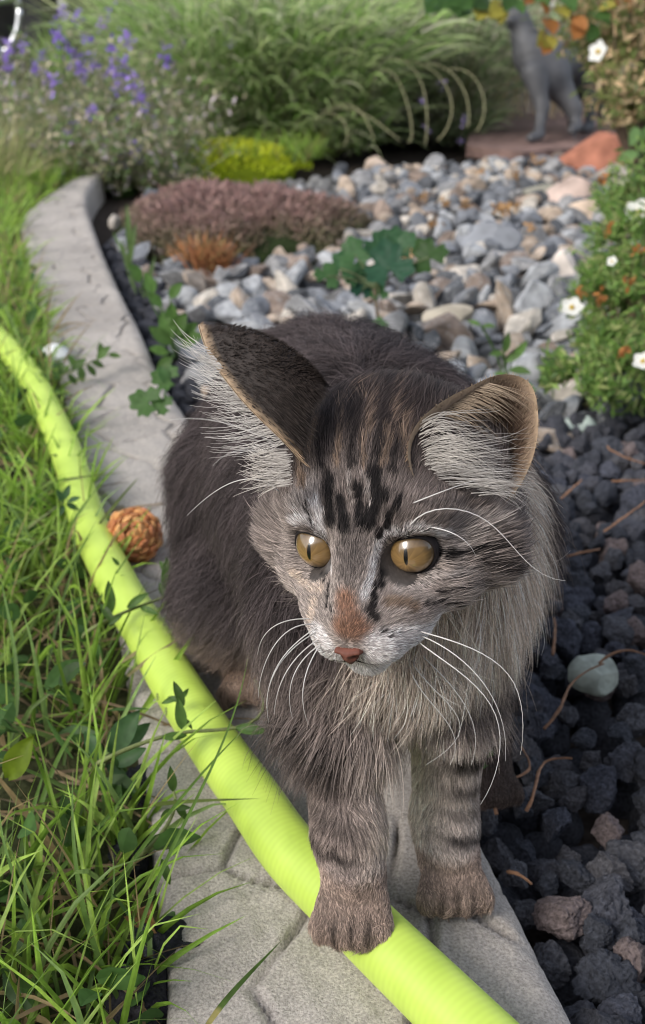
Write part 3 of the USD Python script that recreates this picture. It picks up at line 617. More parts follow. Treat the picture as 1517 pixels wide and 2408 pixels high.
# colours of the coat: stripes and patches traced as strokes on the skin
pv = proj(bv); front = ((bv - np.array([0, 0, EYE])) * bn).sum(1) < 0
def on_skin(px, py):
    d = np.hypot(pv[:, 0] - px, pv[:, 1] - py) + np.where(front, 0, 1e4); c = np.where(d < max(9, d.min() + 1))[0]
    return bv[c[np.argmin(pv[c, 2])]]
K_, DK, WH, CR, TN, OR, PG, GY = (.010, .008, .008), (.028, .022, .020), (.72, .68, .63), (.56, .46, .36), (.215, .155, .108), (.30, .170, .108), (.36, .32, .28), (.17, .145, .125)
STROKES = [  # colour, radius in measured pixels, softness, points; later ones lie on top
 (PG, 30, .9, [(700, 1200), (720, 1160)]), (PG, 30, .9, [(1000, 1290), (1080, 1270)]),
 (DK, 9, .7, [(745, 920), (715, 980), (705, 1040)]), (DK, 9, .7, [(790, 905), (765, 1000), (752, 1080), (765, 1150)]), (DK, 10, .7, [(840, 880), (825, 1000), (825, 1110)]), (DK, 10, .7, [(895, 890), (890, 1000), (880, 1120)]), (DK, 9, .7, [(950, 930), (935, 1030), (915, 1120)]),
 (TN, 7, .8, [(765, 900), (735, 990), (728, 1070)]), (TN, 7, .8, [(815, 890), (795, 1000), (790, 1110)]), (TN, 6, .8, [(866, 885), (856, 1000), (852, 1110)]), (TN, 7, .8, [(922, 900), (912, 1010), (900, 1100)]), (TN, 12, .8, [(700, 1090), (705, 1150)]), (TN, 9, .8, [(950, 1000), (945, 1060)]),
 (GY, 24, .9, [(820, 1270), (818, 1350)]),
 (WH, 13, .8, [(690, 1235), (720, 1222), (752, 1250)]), (WH, 11, .7, [(742, 1195), (758, 1280), (775, 1350)]), (WH, 12, .7, [(900, 1262), (880, 1330), (862, 1405)]), (WH, 12, .85, [(925, 1262), (975, 1248), (1040, 1262)]), (PG, 15, .9, [(1060, 1240), (1130, 1240)]),
 (K_, 14, .45, [(772, 1135), (770, 1195), (778, 1245)]), (K_, 13, .45, [(800, 1190), (806, 1255)]), (K_, 11, .45, [(838, 1160), (845, 1248)]), (K_, 18, .45, [(872, 1130), (886, 1185), (858, 1232)]), (K_, 9, .4, [(893, 1268), (912, 1222), (938, 1185)]), (K_, 5, .5, [(720, 1185), (727, 1235)]),
 (PG, 5, .6, [(815, 1130), (824, 1190)]), (PG, 5, .6, [(852, 1130), (860, 1195)]),
 (K_, 8, .5, [(1022, 1306), (1060, 1303), (1112, 1297), (1160, 1300)]), (DK, 12, .7, [(1110, 1320), (1160, 1350), (1200, 1350)]), (DK, 8, .7, [(1030, 1392), (1100, 1388), (1190, 1372)]), (PG, 12, .8, [(1020, 1345), (1080, 1350)]), (DK, 8, .7, [(1000, 1425), (1080, 1425)]),
 (CR, 13, .8, [(690, 1345), (715, 1372), (745, 1385)]), (PG, 13, .8, [(925, 1385), (985, 1372), (1012, 1345)]), (TN, 13, .8, [(915, 1415), (970, 1425)]), (CR, 12, .8, [(735, 1425), (725, 1462)]),
 (OR, 22, .9, [(812, 1410), (815, 1450), (818, 1480)]), (OR, 22, .9, [(800, 1480), (848, 1478)]),
 (K_, 7, .5, [(752, 1342), (768, 1378), (766, 1425)]), (K_, 12, .5, [(903, 1348), (886, 1390), (880, 1425)]), (DK, 11, .6, [(872, 1432), (884, 1458)]), (K_, 4, .5, [(772, 1430), (778, 1465)]),
 (WH, 20, .8, [(738, 1482), (775, 1520)]), (WH, 26, .8, [(885, 1512), (940, 1498), (985, 1500)]), (WH, 30, .8, [(780, 1545), (870, 1560), (960, 1535)]),
 (DK, 4, .6, [(900, 1490), (912, 1482)]), (DK, 4, .6, [(918, 1498), (932, 1490)])]
def stroke_samples():
    out = []
    for col, r_, soft, pts in STROKES:
        q = []
        for a, b in zip(pts[:-1], pts[1:]):
            for t in np.linspace(0, 1, max(2, int(np.hypot(b[0] - a[0], b[1] - a[1]) / 12)), endpoint=False): q.append((a[0] + (b[0] - a[0]) * t, a[1] + (b[1] - a[1]) * t))
        q.append(pts[-1]); out.append((np.array(col), r_ * dp(.265), soft, np.array([on_skin(*x) for x in q])))
    return out
SAMPLES = stroke_samples()
def zones(p):
    'how far each point belongs to the head, chest, legs and paws'
    q = to_head(p); dhd = np.abs(head_sdf(q.astype(np.float32))) * HU; rest = body_sdf(p.astype(np.float32))
    head = np.clip((rest - dhd) / .004 + .5, 0, 1)
    return head, q
def coat(p, n, rng=None):
    'tip colour of the coat at p'
    head, q = zones(p); h, Y, X = p[:, 2], p[:, 1], p[:, 0]
    nz = fbm(p * 90, 3); nz2 = fbm(p * 40 + 5, 3)
    # body: dark warm grey with vague darker bars
    bar = .5 + .5 * np.sin(Y * 330 + h * 90 + 5 * nz2); c = np.array([.064, .052, .050]) * (1.40 - 1.15 * (bar * nz2))[:, None] * (.7 + .6 * nz)[:, None]
    belly = np.clip((.045 - h) / .02, 0, 1) * (Y > .30) * (Y < .40); c = c * (1 - belly[:, None]) + belly[:, None] * np.array([.25, .19, .14])
    # chest and ruff: cream in front
    fr = np.clip((.318 - Y) / .018, 0, 1) * np.clip((h - .064) / .022, 0, 1) * np.clip((.145 - h) / .02, 0, 1) * np.clip((X - .006) / .010, 0, 1)
    sh = np.clip((.300 - Y) / .016, 0, 1) * np.clip((.100 - h) / .02, 0, 1) * np.clip((.012 - X) / .006, 0, 1); c = c * (1 - sh[:, None]) + sh[:, None] * np.array([.20, .165, .14]) * (.5 + 1.0 * nz)[:, None]
    streak = .72 + .56 * fbm(np.stack([X * 240, Y * 40, h * 40], -1), 3)
    c = c * (1 - fr[:, None]) + fr[:, None] * np.array([.72, .62, .50]) * streak[:, None]
    # front legs: grey brown with dark rings, sandy paws
    for cx, paw, top, lo_y in ((.0065, PAW_L, .075, .0), (.0390, PAW_R, .066, .0)):
        d = np.hypot(X - cx, (Y - (paw[1] + .012 + (h - paw[2]) * .55)) * .7); w = np.clip((.027 - d) / .004, 0, 1) * np.clip((top - h) / .008, 0, 1)
        hh = h - paw[2]
        inner = np.clip((X - cx) * (1 if cx < .02 else -1) / .008, 0, 1)
        lc = (np.array([.30, .245, .205]) if cx < .02 else np.array([.60, .52, .44])) * (.75 + .5 * nz)[:, None]; lc = lc * (1 - .6 * inner[:, None]) + .6 * inner[:, None] * np.array([.62, .53, .43])
        ring = np.zeros(len(p))
        for z0, wd, am in ((.0385, .0046, 1.0), (.0285, .0028, .75), (.0200, .0024, .6), (.0125, .0022, .9)): ring = np.maximum(ring, am * np.exp(-((hh - z0 + .25 * (X - cx) + .002 * (nz2 - .5)) / wd) ** 2))
        ring = ring * np.clip(.85 + (X - cx) * (1 if cx > .02 else -1) / .007, 0, 1)
        lc = lc * (1 - ring[:, None]) + ring[:, None] * np.array([.014, .011, .010])
        pw = np.clip((.0085 - hh) / .003, 0, 1); lc = lc * (1 - pw[:, None]) + pw[:, None] * np.array([.34, .26, .20]) * (.65 + .7 * nz)[:, None]
        fw, sd = (FW_L, SD_L) if cx < .02 else (FW_R, SD_R); rel = p - paw; sx, fx = rel @ sd, rel @ fw
        gap = sum(np.exp(-((sx - g) / .0010) ** 2) for g in (-.0047, 0, .0047)) * np.clip((fx - .0055) / .004, 0, 1) * (hh < .006); lc = lc * (1 - .7 * np.clip(gap, 0, 1))[:, None]
        c = c * (1 - w[:, None]) + w[:, None] * lc
    for paw in (HIND_L, HIND_R):
        w = np.clip((.020 - np.linalg.norm((p - paw) * [1, .8, 1], axis=1)) / .006, 0, 1); t_ = np.array([.30, .22, .16]) if paw is HIND_L else np.array([.10, .075, .06])
        c = c * (1 - w[:, None]) + w[:, None] * t_
    # head ground colour: agouti grey brown, darker crown, tawny cheeks fading to cream below
    hc = np.array([.19, .158, .135]) * (.75 + .5 * nz)[:, None]
    crown = np.clip((q[:, 1] - .9) / .8, 0, 1) * np.clip((1.7 - q[:, 2]) / .8, 0, 1); hc = hc * (1 - crown[:, None]) + crown[:, None] * np.array([.062, .048, .042])
    face = np.clip((q[:, 2] - 1.1) / .7, 0, 1) * np.clip((1.2 - q[:, 1]) / .6, 0, 1); hc = hc * (1 - .55 * face[:, None]) + .55 * face[:, None] * np.array([.46, .40, .34])
    low = np.clip((-1.1 - q[:, 1]) / .7, 0, 1); hc = hc * (1 - low[:, None]) + low[:, None] * np.array([.58, .50, .41])
    mz = np.clip((-1.30 - q[:, 1]) / .3, 0, 1) * np.clip((q[:, 2] - 2.0) / .5, 0, 1); hc = hc * (1 - mz[:, None]) + mz[:, None] * np.array([.80, .77, .72])
    for col, r_, soft, pts in SAMPLES:
        d = cKDTree(pts).query(p, distance_upper_bound=r_ * 2.5)[0]; w = np.clip((r_ * (1 + soft * .7) - d * (1 + .35 * (nz - .5) * 2)) / (r_ * soft * 1.2), 0, 1)
        hc = hc * (1 - w[:, None]) + w[:, None] * col * (.85 + .3 * nz)[:, None]
    return (c * (1 - head[:, None]) + hc * head[:, None]) * np.array([1.0, .985, 1.05])
skin_c = coat(bv, bn) * .55
for e in EYES: skin_c[np.linalg.norm(to_head(bv) - e, axis=1) < ER + .42] *= .3
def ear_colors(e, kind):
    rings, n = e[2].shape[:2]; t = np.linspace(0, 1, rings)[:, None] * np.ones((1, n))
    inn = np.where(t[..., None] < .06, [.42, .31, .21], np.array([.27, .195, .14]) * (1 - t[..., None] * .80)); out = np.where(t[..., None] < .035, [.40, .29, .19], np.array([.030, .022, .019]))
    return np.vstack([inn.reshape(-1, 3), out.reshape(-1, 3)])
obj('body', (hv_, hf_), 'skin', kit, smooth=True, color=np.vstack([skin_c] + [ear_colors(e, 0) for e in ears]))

# eyes with lids
def eye_part(k):
    e = EYES[k]; sg = -1 if k == 0 else 1
    c = HL(*e); gaze = unit(HR3 @ unit(np.array([sg * .06 - .03, .08, 1.0]))); sd = unit(HR3[:, 0] - gaze * (HR3[:, 0] @ gaze)); up = np.cross(gaze, sd) * -1
    if up @ HR3[:, 1] < 0: up = -up
    s = trimesh.creation.uv_sphere(1.0, count=[150, 160]); v = np.array(s.vertices)
    al = np.arctan2(np.hypot(v[:, 0], v[:, 1]), v[:, 2]); an = np.arctan2(v[:, 1], v[:, 0]); r_ = np.sin(al)
    fib = .8 + .4 * noise(np.stack([an * 9, r_ * 2.5, 0 * r_], -1)) ; iris = np.array([.27, .165, .062])[None] * fib[:, None] * (.62 + .62 * np.clip(.35 - v[:, 1], 0, 1))[:, None]
    iris = iris * (1 - .75 * np.clip((r_ - .66) / .24, 0, 1))[:, None]; col = np.where(((r_ > .95) | (v[:, 2] < 0))[:, None], [.02, .014, .012], iris)
    pz = np.clip((1.12 - np.sqrt((v[:, 0] / .085) ** 2 + ((v[:, 1] - .20) / .34) ** 2)) / .24, 0, 1) * (v[:, 2] > 0); col = col * (1 - pz[:, None]) + .002 * pz[:, None]
    bul = v.copy(); bul[:, 2] += .10 * np.exp(-(r_ / .55) ** 2) * (v[:, 2] > 0)
    M = np.stack([sd, up, gaze], 1); wv = c + (bul * ER * HU) @ M.T
    ep = obj('eye', (wv, s.faces), 'eye', kit, smooth=True, color=col)
    # lids: a rim of skin over the ball that leaves an almond free
    n, rings = 72, 7; a = np.linspace(0, 2 * np.pi, n, endpoint=False); tilt = sg * math.radians(16); rows = []
    ca, sa = np.cos(a - tilt), np.sin(a - tilt)
    inner = .93 / (np.abs(ca / 1.0) ** 2.1 + np.abs(sa / np.where(sa > 0, .80, .90)) ** 2.1) ** (1 / 2.1)
    if True:
        corner = np.exp(-((np.angle(np.exp(1j * (a - (math.pi if sg > 0 else 0) - tilt)))) / .30) ** 2); inner = inner + .10 * corner
    for t in np.linspace(0, 1, rings):
        rr = inner * (1 - t) + 1.12 * t; th = np.arcsin(np.clip(rr, 0, .995)) + np.where(rr > .995, (rr - .995) * 2.2, 0); R = ER * HU * (1.05 + .05 * np.sin(math.pi * min(t * 1.3, 1)) - .05 * t)
        rows.append(c + R * (np.sin(th)[:, None] * (np.cos(a)[:, None] * sd + np.sin(a)[:, None] * up) + np.cos(th)[:, None] * gaze))
    rows = np.stack([c + (rows[0] - c) * .955] + rows); i, j = np.meshgrid(np.arange(rings), np.arange(n), indexing='ij'); j2 = (j + 1) % n
    q = np.stack([i * n + j, i * n + j2, (i + 1) * n + j2, (i + 1) * n + j], -1).reshape(-1, 4)
    lc = np.repeat(np.array([.012, .009, .010])[None], n * (rings + 1), 0)
    obj('eyelid', (rows.reshape(-1, 3), q), 'skin', kit, smooth=True, color=lc)
    return c, sd, up, gaze, tilt
EYE_F = [eye_part(0), eye_part(1)]

# nose pad and claws
import manifold3d
def ball(p, r_): return trimesh.creation.icosphere(2, r_).apply_translation(p)
npts = trimesh.util.concatenate([ball(HL(s * .24, -1.34, 3.98), .09 * HU) for s in (-1, 1)] + [ball(HL(s * .27, -1.38, 3.90), .08 * HU) for s in (-1, 1)] + [ball(HL(0, -1.66, 3.93), .08 * HU), ball(HL(0, -1.36, 4.05), .09 * HU), ball(HL(0, -1.4, 3.5), .2 * HU)])
nm = npts.convex_hull.subdivide_to_size(.0007); nm.merge_vertices(); nv = np.array(nm.vertices); ql_ = to_head(nv)
nost = np.minimum(np.hypot(ql_[:, 0] - .20, (ql_[:, 1] + 1.44) * 1.5), np.hypot(ql_[:, 0] + .20, (ql_[:, 1] + 1.44) * 1.5)); nv = nv - meshkit.arrays((nv, nm.faces), True)[2] * (np.exp(-(nost / .10) ** 2) * .0012)[:, None]
nc = np.array([.150, .055, .038]) * (.85 + .3 * fbm(nv * 900, 3))[:, None] * (1 - .85 * np.exp(-(nost / .12) ** 2))[:, None]; nc = np.where((ql_[:, 1] < -1.58)[:, None], nc * .45, nc)
obj('nose', (nv, nm.faces), 'skin', kit, smooth=True, color=nc)
def face_at(s, u):
    f = np.linspace(4.6, 1.0, 400); d = head_sdf(np.stack([np.full(400, s), np.full(400, u), f], 1).astype(np.float32)); k = np.argmax(d < 0.02); return HL(s, u, f[k])
for s_ in (-1, 1):
    obj('lip', tube(spline([face_at(0, -1.66), face_at(0, -1.80), face_at(s_ * .20, -1.93), face_at(s_ * .42, -1.96), face_at(s_ * .60, -1.93)], 16), np.linspace(.0004, .00015, 16), 6), 'skin', kit, smooth=True, color=(.018, .011, .010))
for pw, fw, sd in ((PAW_L, FW_L, SD_L), (PAW_R, FW_R, SD_R)):
    for o in (-.0066, -.0023, .0023, .0066):
        tip = pw + sd * o * 1.15 + fw * (.0126 - abs(o) * .30) - np.array([0, 0, .0045]); obj('claw', tube([tip - fw * .002, tip - fw * .0006 - [0, 0, .0006], tip + fw * .0004 - [0, 0, .0016]], [.0005, .0004, .0001], 6), 'skin', kit, smooth=True, color=(.10, .075, .06))

# fur
fr_ = np.random.default_rng(99)
tri = bv[bf]; area = np.linalg.norm(np.cross(tri[:, 1] - tri[:, 0], tri[:, 2] - tri[:, 0]), axis=1) / 2; cen = tri.mean(1); cq = to_head(cen)
headz, _ = zones(cen)
legz = np.clip((.060 - cen[:, 2]) / .012, 0, 1) * (1 - headz)
facing = np.clip(((np.array([.0, .05, .28]) - cen) * np.cross(tri[:, 1] - tri[:, 0], tri[:, 2] - tri[:, 0])).sum(1) / (2 * area + 1e-12) / .15 + 1.2, .30, 1.0)
dens = (3.2e6 * (1 - legz) + 7.5e6 * legz) * (1 - headz) + headz * np.where(cq[:, 2] > -.6, 12e6, 5.0e6); dens = dens * facing * np.where(cen[:, 1] > .47, .5, 1)
cnt = fr_.poisson(area * dens); fi = np.repeat(np.arange(len(bf)), cnt)
b0 = fr_.random((len(fi), 2)); b0 = np.where(b0.sum(1, keepdims=True) > 1, 1 - b0, b0); w3 = np.c_[1 - b0.sum(1), b0]
roots = (tri[fi] * w3[..., None]).sum(1); rn = unit((bn[bf[fi]] * w3[..., None]).sum(1))
head, q = zones(roots)
keep = np.ones(len(roots), bool)
for c, sd, up, gaze, tilt in EYE_F:
    d = roots - c; rad = np.hypot(d @ sd, d @ up) / (ER * HU); an_ = np.arctan2(d @ up, d @ sd) - tilt; op = .93 / (np.abs(np.cos(an_)) ** 2.1 + np.abs(np.sin(an_) / np.where(np.sin(an_) > 0, .80, .90)) ** 2.1) ** (1 / 2.1); keep &= ~((rad < op + .07) & (d @ gaze > -.001))
nd = np.linalg.norm((q - np.array([0, -1.46, 3.95])) * [1, 1.2, .7], axis=1); keep &= ~((nd < .28))
keep &= ~((roots[:, 2] < .004) & (roots[:, 1] > .25) & (rn[:, 2] < -.5))
roots, rn, head, q = roots[keep], rn[keep], head[keep], q[keep]; N = len(roots)
X, Y, Hh = roots.T
legz = np.clip((.066 - Hh) / .012, 0, 1) * (1 - head) * (Y < .36)
pawz = np.zeros(N)
for pw in (PAW_L, PAW_R, HIND_L, HIND_R): pawz = np.maximum(pawz, np.clip((.017 - np.linalg.norm(roots - pw, axis=1)) / .005, 0, 1))
frontz = np.clip(-rn[:, 1] * 1.4, 0, 1)
# combing
t_head = roots - HL(0, -1.15, 4.25)
t_body = np.stack([.25 * np.sign(X - .01), .75 + 0 * X, -.55 + 0 * X], 1) * (1 - frontz[:, None]) + np.stack([(X - .024) * 26, -.45 + 0 * X, -1 + 0 * X], 1) * frontz[:, None]
t_leg = np.stack([(X - np.where(X < .022, .006, .039)) * 15, .0 * X, -1 + 0 * X], 1); t_paw = np.stack([0 * X, -1 + 0 * X, -.45 + 0 * X], 1)
t = unit(t_body) * (1 - legz[:, None]) + unit(t_leg) * legz[:, None]; t = t * (1 - pawz[:, None]) + t_paw * pawz[:, None]
t = unit(t) * (1 - head[:, None]) + unit(t_head) * head[:, None]
eyed = np.full(N, 9.)
for e, (c, sd, up, gaze, tilt) in zip(EYES, EYE_F):
    d = np.linalg.norm(q - e, axis=1); eyed = np.minimum(eyed, d); t = t + unit(roots - c) * (1.6 * np.exp(-((d - .7) / .35) ** 2))[:, None] * head[:, None]
wob = np.stack([fbm(roots * 130 + k * 31, 3) - .5 for k in range(3)], 1)
t = t + wob * (1.0 - .45 * head * (q[:, 2] > 1))[:, None] + fr_.normal(size=(N, 3)) * (.28 - .14 * head)[:, None] + .9 * (1 - head)[:, None] * np.stack([noise(roots * 420 + k * 17) - .5 for k in range(3)], 1)
t = unit(t - rn * (t * rn).sum(1, keepdims=True))
cheek = np.clip((np.abs(q[:, 0]) - 1.5) / 1.0, 0, 1) * np.clip((.9 - q[:, 1]) / .8, 0, 1); crown = np.clip((q[:, 1] - .7) / 1.2, 0, 1); back = np.clip((.6 - q[:, 2]) / 1.6, 0, 1)
nose_d = np.linalg.norm(q - np.array([0, -1.1, 3.9]), axis=1)
Lh = .0012 + .0026 * np.clip((nose_d - .6) / 2.6, 0, 1) + .0055 * cheek + .003 * crown * (q[:, 2] < 1.2) + .0055 * back; Lh = Lh * np.where(eyed < 1.15, .5, 1)
chin = np.clip((-1.9 - q[:, 1]) / .5, 0, 1) * np.clip((3.0 - q[:, 2]) / .6, 0, 1); Lh = Lh + .005 * chin
chest = frontz * np.clip((Hh - .055) / .02, 0, 1); Lb = .0145 - .0015 * chest
L = Lb * (1 - legz) + .0040 * legz; L = L * (1 - pawz) + .0017 * pawz; L = L * (1 - head) + Lh * head
lift = (1.05 - .3 * frontz) * (1 - legz) + .42 * legz; lift = lift * (1 - pawz) + .35 * pawz; lift = lift * (1 - head) + (.28 + .25 * cheek + .2 * back) * head
L = L * np.where((fr_.random(N) < .10) & (head < .3) & (legz < .3), 1.35, 1.0) * np.where(chest * (1 - head) > .3, fr_.uniform(.35, 1.25, N), fr_.uniform(.65, 1.15, N)) * np.where(fr_.random(N) < .05, 1.4, 1.0); lift = lift * fr_.uniform(.7, 1.25, N)
s_ = np.array([0, .36, .70, 1.0])
grav = .35 * (1 - head) * (1 - pawz) + .15 * head
pts = roots[:, None] + L[:, None, None] * (rn[:, None] * (lift[:, None] * (s_ - .45 * s_ ** 2))[..., None] + t[:, None] * (s_ * (.55 + .45 * s_))[None, :, None] + np.array([0, 0, -1.]) * (grav[:, None] * s_ ** 2)[..., None])
# locks: tips lean towards those of a guide hair
gid = fr_.choice(N, N // 14, replace=False); gd, gi = cKDTree(roots[gid]).query(roots)
cl = (.55 * (1 - head) + .25 * head) * (1 - pawz * .6)
for k in (1, 2, 3): pts[:, k] += (cl * s_[k] ** 1.5)[:, None] * ((pts[gid[gi], k] - roots[gid[gi]] + roots[gid[gi]]) - pts[:, k]) * .8
# never dip into the ground or hose
col = coat(roots, rn)
tone = fr_.random(N); mul = np.where(tone < .32, .50, np.where(tone > .80, 1.75, 1.0)); mul = 1 + (mul - 1) * .95
col = col * mul[:, None] * fr_.uniform(.85, 1.15, (N, 1))
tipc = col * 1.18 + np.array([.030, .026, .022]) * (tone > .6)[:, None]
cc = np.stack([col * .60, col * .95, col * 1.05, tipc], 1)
wd = (.000155 * (1 - legz) + .00013 * legz) * (1 - head) + (.000105 + .00005 * cheek) * head
obj_w = wd[:, None] * np.array([1.0, .95, .7, .18])
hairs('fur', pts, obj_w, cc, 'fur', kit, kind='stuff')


def tuft(name, n, src, rng, col, w=.00022, k=6):
    P = []
    for _ in range(n):
        p = src(rng); P.append(spline(p, k))
    P = np.array(P); c = np.array(col)[None, None] * rng.uniform(.65, 1.2, (n, 1, 1)) * np.linspace(.8, 1.1, k)[None, :, None]
    hairs(name, P, w * np.linspace(1, .25, k)[None], c, 'fur', kit, kind='stuff')
def tr(rng):
    u = rng.random() ** .7; a = np.array([985 + 45 * rng.random() - 12 * u, 985 + 135 * u]); L_ = rng.uniform(60, 250) * (.65 + .5 * u); dy = L_ * rng.uniform(-.28, .42)
    return [W(*a, .2655), W(*(a + [L_ * .35, -16 + dy * .15]), .2635), W(*(a + [L_ * .7, -6 + dy * .6]), .2650), W(*(a + [L_, dy + rng.uniform(-10, 25)]), .270)]
tuft('ear_tuft', 190, tr, fr_, (.60, .56, .51), .00014)
def tr3(rng):
    u = rng.random(); a = np.array([990, 995]) * (1 - u) ** 2 + 2 * u * (1 - u) * np.array([1040, 935]) + u ** 2 * np.array([1150, 900]); L_ = rng.uniform(50, 140); dy = L_ * rng.uniform(.25, .75)
    return [W(*a, .271 + .008 * u), W(*(a + [L_ * .5, dy * .35]), .270 + .008 * u), W(*(a + [L_, dy]), .276 + .008 * u)]
tuft('ear_tuft', 170, tr3, fr_, (.46, .36, .26), .00013)
def tr2(rng):
    u = rng.random(); a = np.array([1010 + 130 * u, 1110 + 40 * u + rng.uniform(-20, 20)]); L_ = rng.uniform(90, 190); dy = rng.uniform(-15, 60)
    return [W(*a, .264), W(*(a + [L_ * .5, -10 + dy * .3]), .2625), W(*(a + [L_, dy]), .267)]
tuft('ear_tuft', 80, tr2, fr_, (.48, .45, .42), .00015)
def tl(rng):
    u = rng.random() ** .8; a = np.array([482, 815]) * (1 - u) + np.array([665, 1045]) * u + [4, 0]; L_ = rng.uniform(35, 135) * (.75 + .6 * u); e = np.array([-1, -.55 + .65 * u + rng.uniform(-.35, .35)]); e = e / np.hypot(*e) * L_
    return [W(*a, .2655), W(*(a + e * .45 + [0, 6]), .266), W(*(a + e + [0, -6]), .270)]
tuft('ear_tuft', 210, tl, fr_, (.62, .59, .56), .00016)
def tc(rng):
    a = np.array([640 + 50 * rng.random(), 1055 + 90 * rng.random()]); L_ = rng.uniform(40, 95); dy = rng.uniform(-30, 35)
    return [W(*a, .257), W(*(a + [-L_ * .5, dy * .3 + 3]), .257), W(*(a + [-L_, dy]), .260)]
tuft('cheek_tuft', 160, tc, fr_, (.52, .48, .44), .0002)
# fine dark coat on the backs of the ears, tawny on their rims
for e in ears:
    out = e[3]; rings, n = out.shape[:2]; m_ = 5500; u, v = fr_.random(m_) * (rings - 1.01), fr_.random(m_) * (n - 1.01); i, j = u.astype(int), v.astype(int)
    du, dv = (u - i)[:, None], (v - j)[:, None]; p = (out[i, j] * (1 - du) + out[i + 1, j] * du) * (1 - dv) + (out[i, j + 1] * (1 - du) + out[i + 1, j + 1] * du) * dv
    d = unit(out[0, j] - out[-1, 0] + e[4] * -.0) ; L_ = fr_.uniform(.0018, .0042, m_)[:, None]
    pp = np.stack([p, p + (d * .3 + e[4] * .45) * L_, p + (d * .5 + e[4] * .8) * L_], 1); c = np.where((u < .32)[:, None], [.36, .25, .16], [.034, .026, .023]) * fr_.uniform(.75, 1.35, (m_, 1))
    if e is EAR_L:
        hairs('ear_fur', pp, .00016 * np.array([[1, .8, .2]]), np.stack([c * .7, c, c * 1.15], 1), 'fur', kit, kind='stuff'); continue
    inn = e[2]; q_ = (inn[i, j] * (1 - du) + inn[i + 1, j] * du) * (1 - dv) + (inn[i, j + 1] * (1 - du) + inn[i + 1, j + 1] * du) * dv; L2 = (fr_.uniform(.002, .005, m_) * np.clip(u / 4, .25, 1))[:, None]; d2 = unit(d + fr_.normal(size=(m_, 3)) * .25)
    qq = np.stack([q_, q_ + (d2 * .5 - e[4] * .25) * L2, q_ + (d2 - e[4] * .35) * L2], 1); c2 = np.where((u < 3)[:, None], [.38, .29, .21], [.20, .135, .10]) * fr_.uniform(.6, 1.4, (m_, 1)) * np.clip(1.15 - .05 * u, .5, 1)[:, None]
    hairs('ear_fur', qq, .00014 * np.array([[1, .8, .2]]), np.stack([c2 * .7, c2, c2 * 1.2], 1), 'fur', kit, kind='stuff')
    hairs('ear_fur', pp, .00016 * np.array([[1, .8, .2]]), np.stack([c * .7, c, c * 1.15], 1), 'fur', kit, kind='stuff')
# whiskers, each its own
WSK = [[(722, 1458), (640, 1476), (606, 1540)], [(735, 1472), (655, 1505), (612, 1600), (608, 1640)], [(737, 1486), (665, 1552), (626, 1665)], [(742, 1500), (690, 1556), (645, 1680)], [(746, 1512), (700, 1570), (688, 1690)], [(750, 1522), (716, 1600), (726, 1705)], [(740, 1480), (650, 1570), (632, 1700)],
       [(992, 1486), (1120, 1530), (1205, 1600), (1230, 1720), (1224, 1775)], [(988, 1512), (1090, 1588), (1165, 1680), (1172, 1790), (1130, 1892)], [(996, 1500), (1100, 1565), (1172, 1670), (1188, 1790)], [(972, 1530), (1050, 1600), (1112, 1700), (1108, 1800)], [(958, 1545), (1012, 1650), (1066, 1725), (1058, 1800)], [(966, 1538), (1040, 1640), (1078, 1690), (1000, 1800)],
       [(962, 1232), (1050, 1196), (1140, 1222), (1230, 1312), (1330, 1366)], [(972, 1186), (1040, 1156), (1120, 1128)], [(1015, 1245), (1080, 1262), (1120, 1310)], [(655, 1155), (570, 1128), (500, 1160), (440, 1212)], [(655, 1050), (560, 1004), (470, 985), (398, 988)], [(640, 1075), (560, 1060), (500, 1096)]]
for w_ in WSK:
    a = on_skin(*w_[0]); za = proj(a)[0, 2]; n_ = len(w_)
    P = [a] + [W(x, y, za - .009 + .010 * (k / (n_ - 1))) for k, (x, y) in enumerate(w_[1:], 1)]
    obj('whisker', tube(spline(P, 18), np.linspace(.00019, .00004, 18), 5), 'whisker', kit, smooth=True, color=(.60, .58, .56))

# ------------------------------------------------------------------ plants of the garden bed
rg = np.random.default_rng(300)
BRIGHT = 1.75
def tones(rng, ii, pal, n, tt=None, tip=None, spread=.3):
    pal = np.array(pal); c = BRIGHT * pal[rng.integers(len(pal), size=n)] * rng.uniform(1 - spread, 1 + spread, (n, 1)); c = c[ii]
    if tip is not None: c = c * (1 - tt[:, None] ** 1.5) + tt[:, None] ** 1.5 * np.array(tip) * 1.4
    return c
def dirs(rng, n, up=1.0, out=(0, 0)):
    d = rng.normal(size=(n, 3)) * .6; d[:, 2] = np.abs(d[:, 2]) * .4 + up; d[:, 0] += out[0]; d[:, 1] += out[1]; return unit(d)
def foliage(parent, name, rng, base, d, L, w, droop, seg, shape, pal, tip=None, mat_='needle_leaf', fold=0., spread=.3):
    V, F, tt, ii = blades(rng, base, d, L, w, droop, seg, shape, fold)
    obj(name, (V, F), mat_, parent, color=tones(rng, ii, pal, len(base), tt, tip, spread), kind='stuff')
def stems(parent, name, rng, pairs, r0, color, mat_='twig', one=True):
    obj(name, join([tube(spline(p, 9), np.linspace(r0, r0 * .4, 9), 5) for p in pairs]), mat_, parent, smooth=True, color=color, kind='stuff' if len(pairs) > 1 else None)

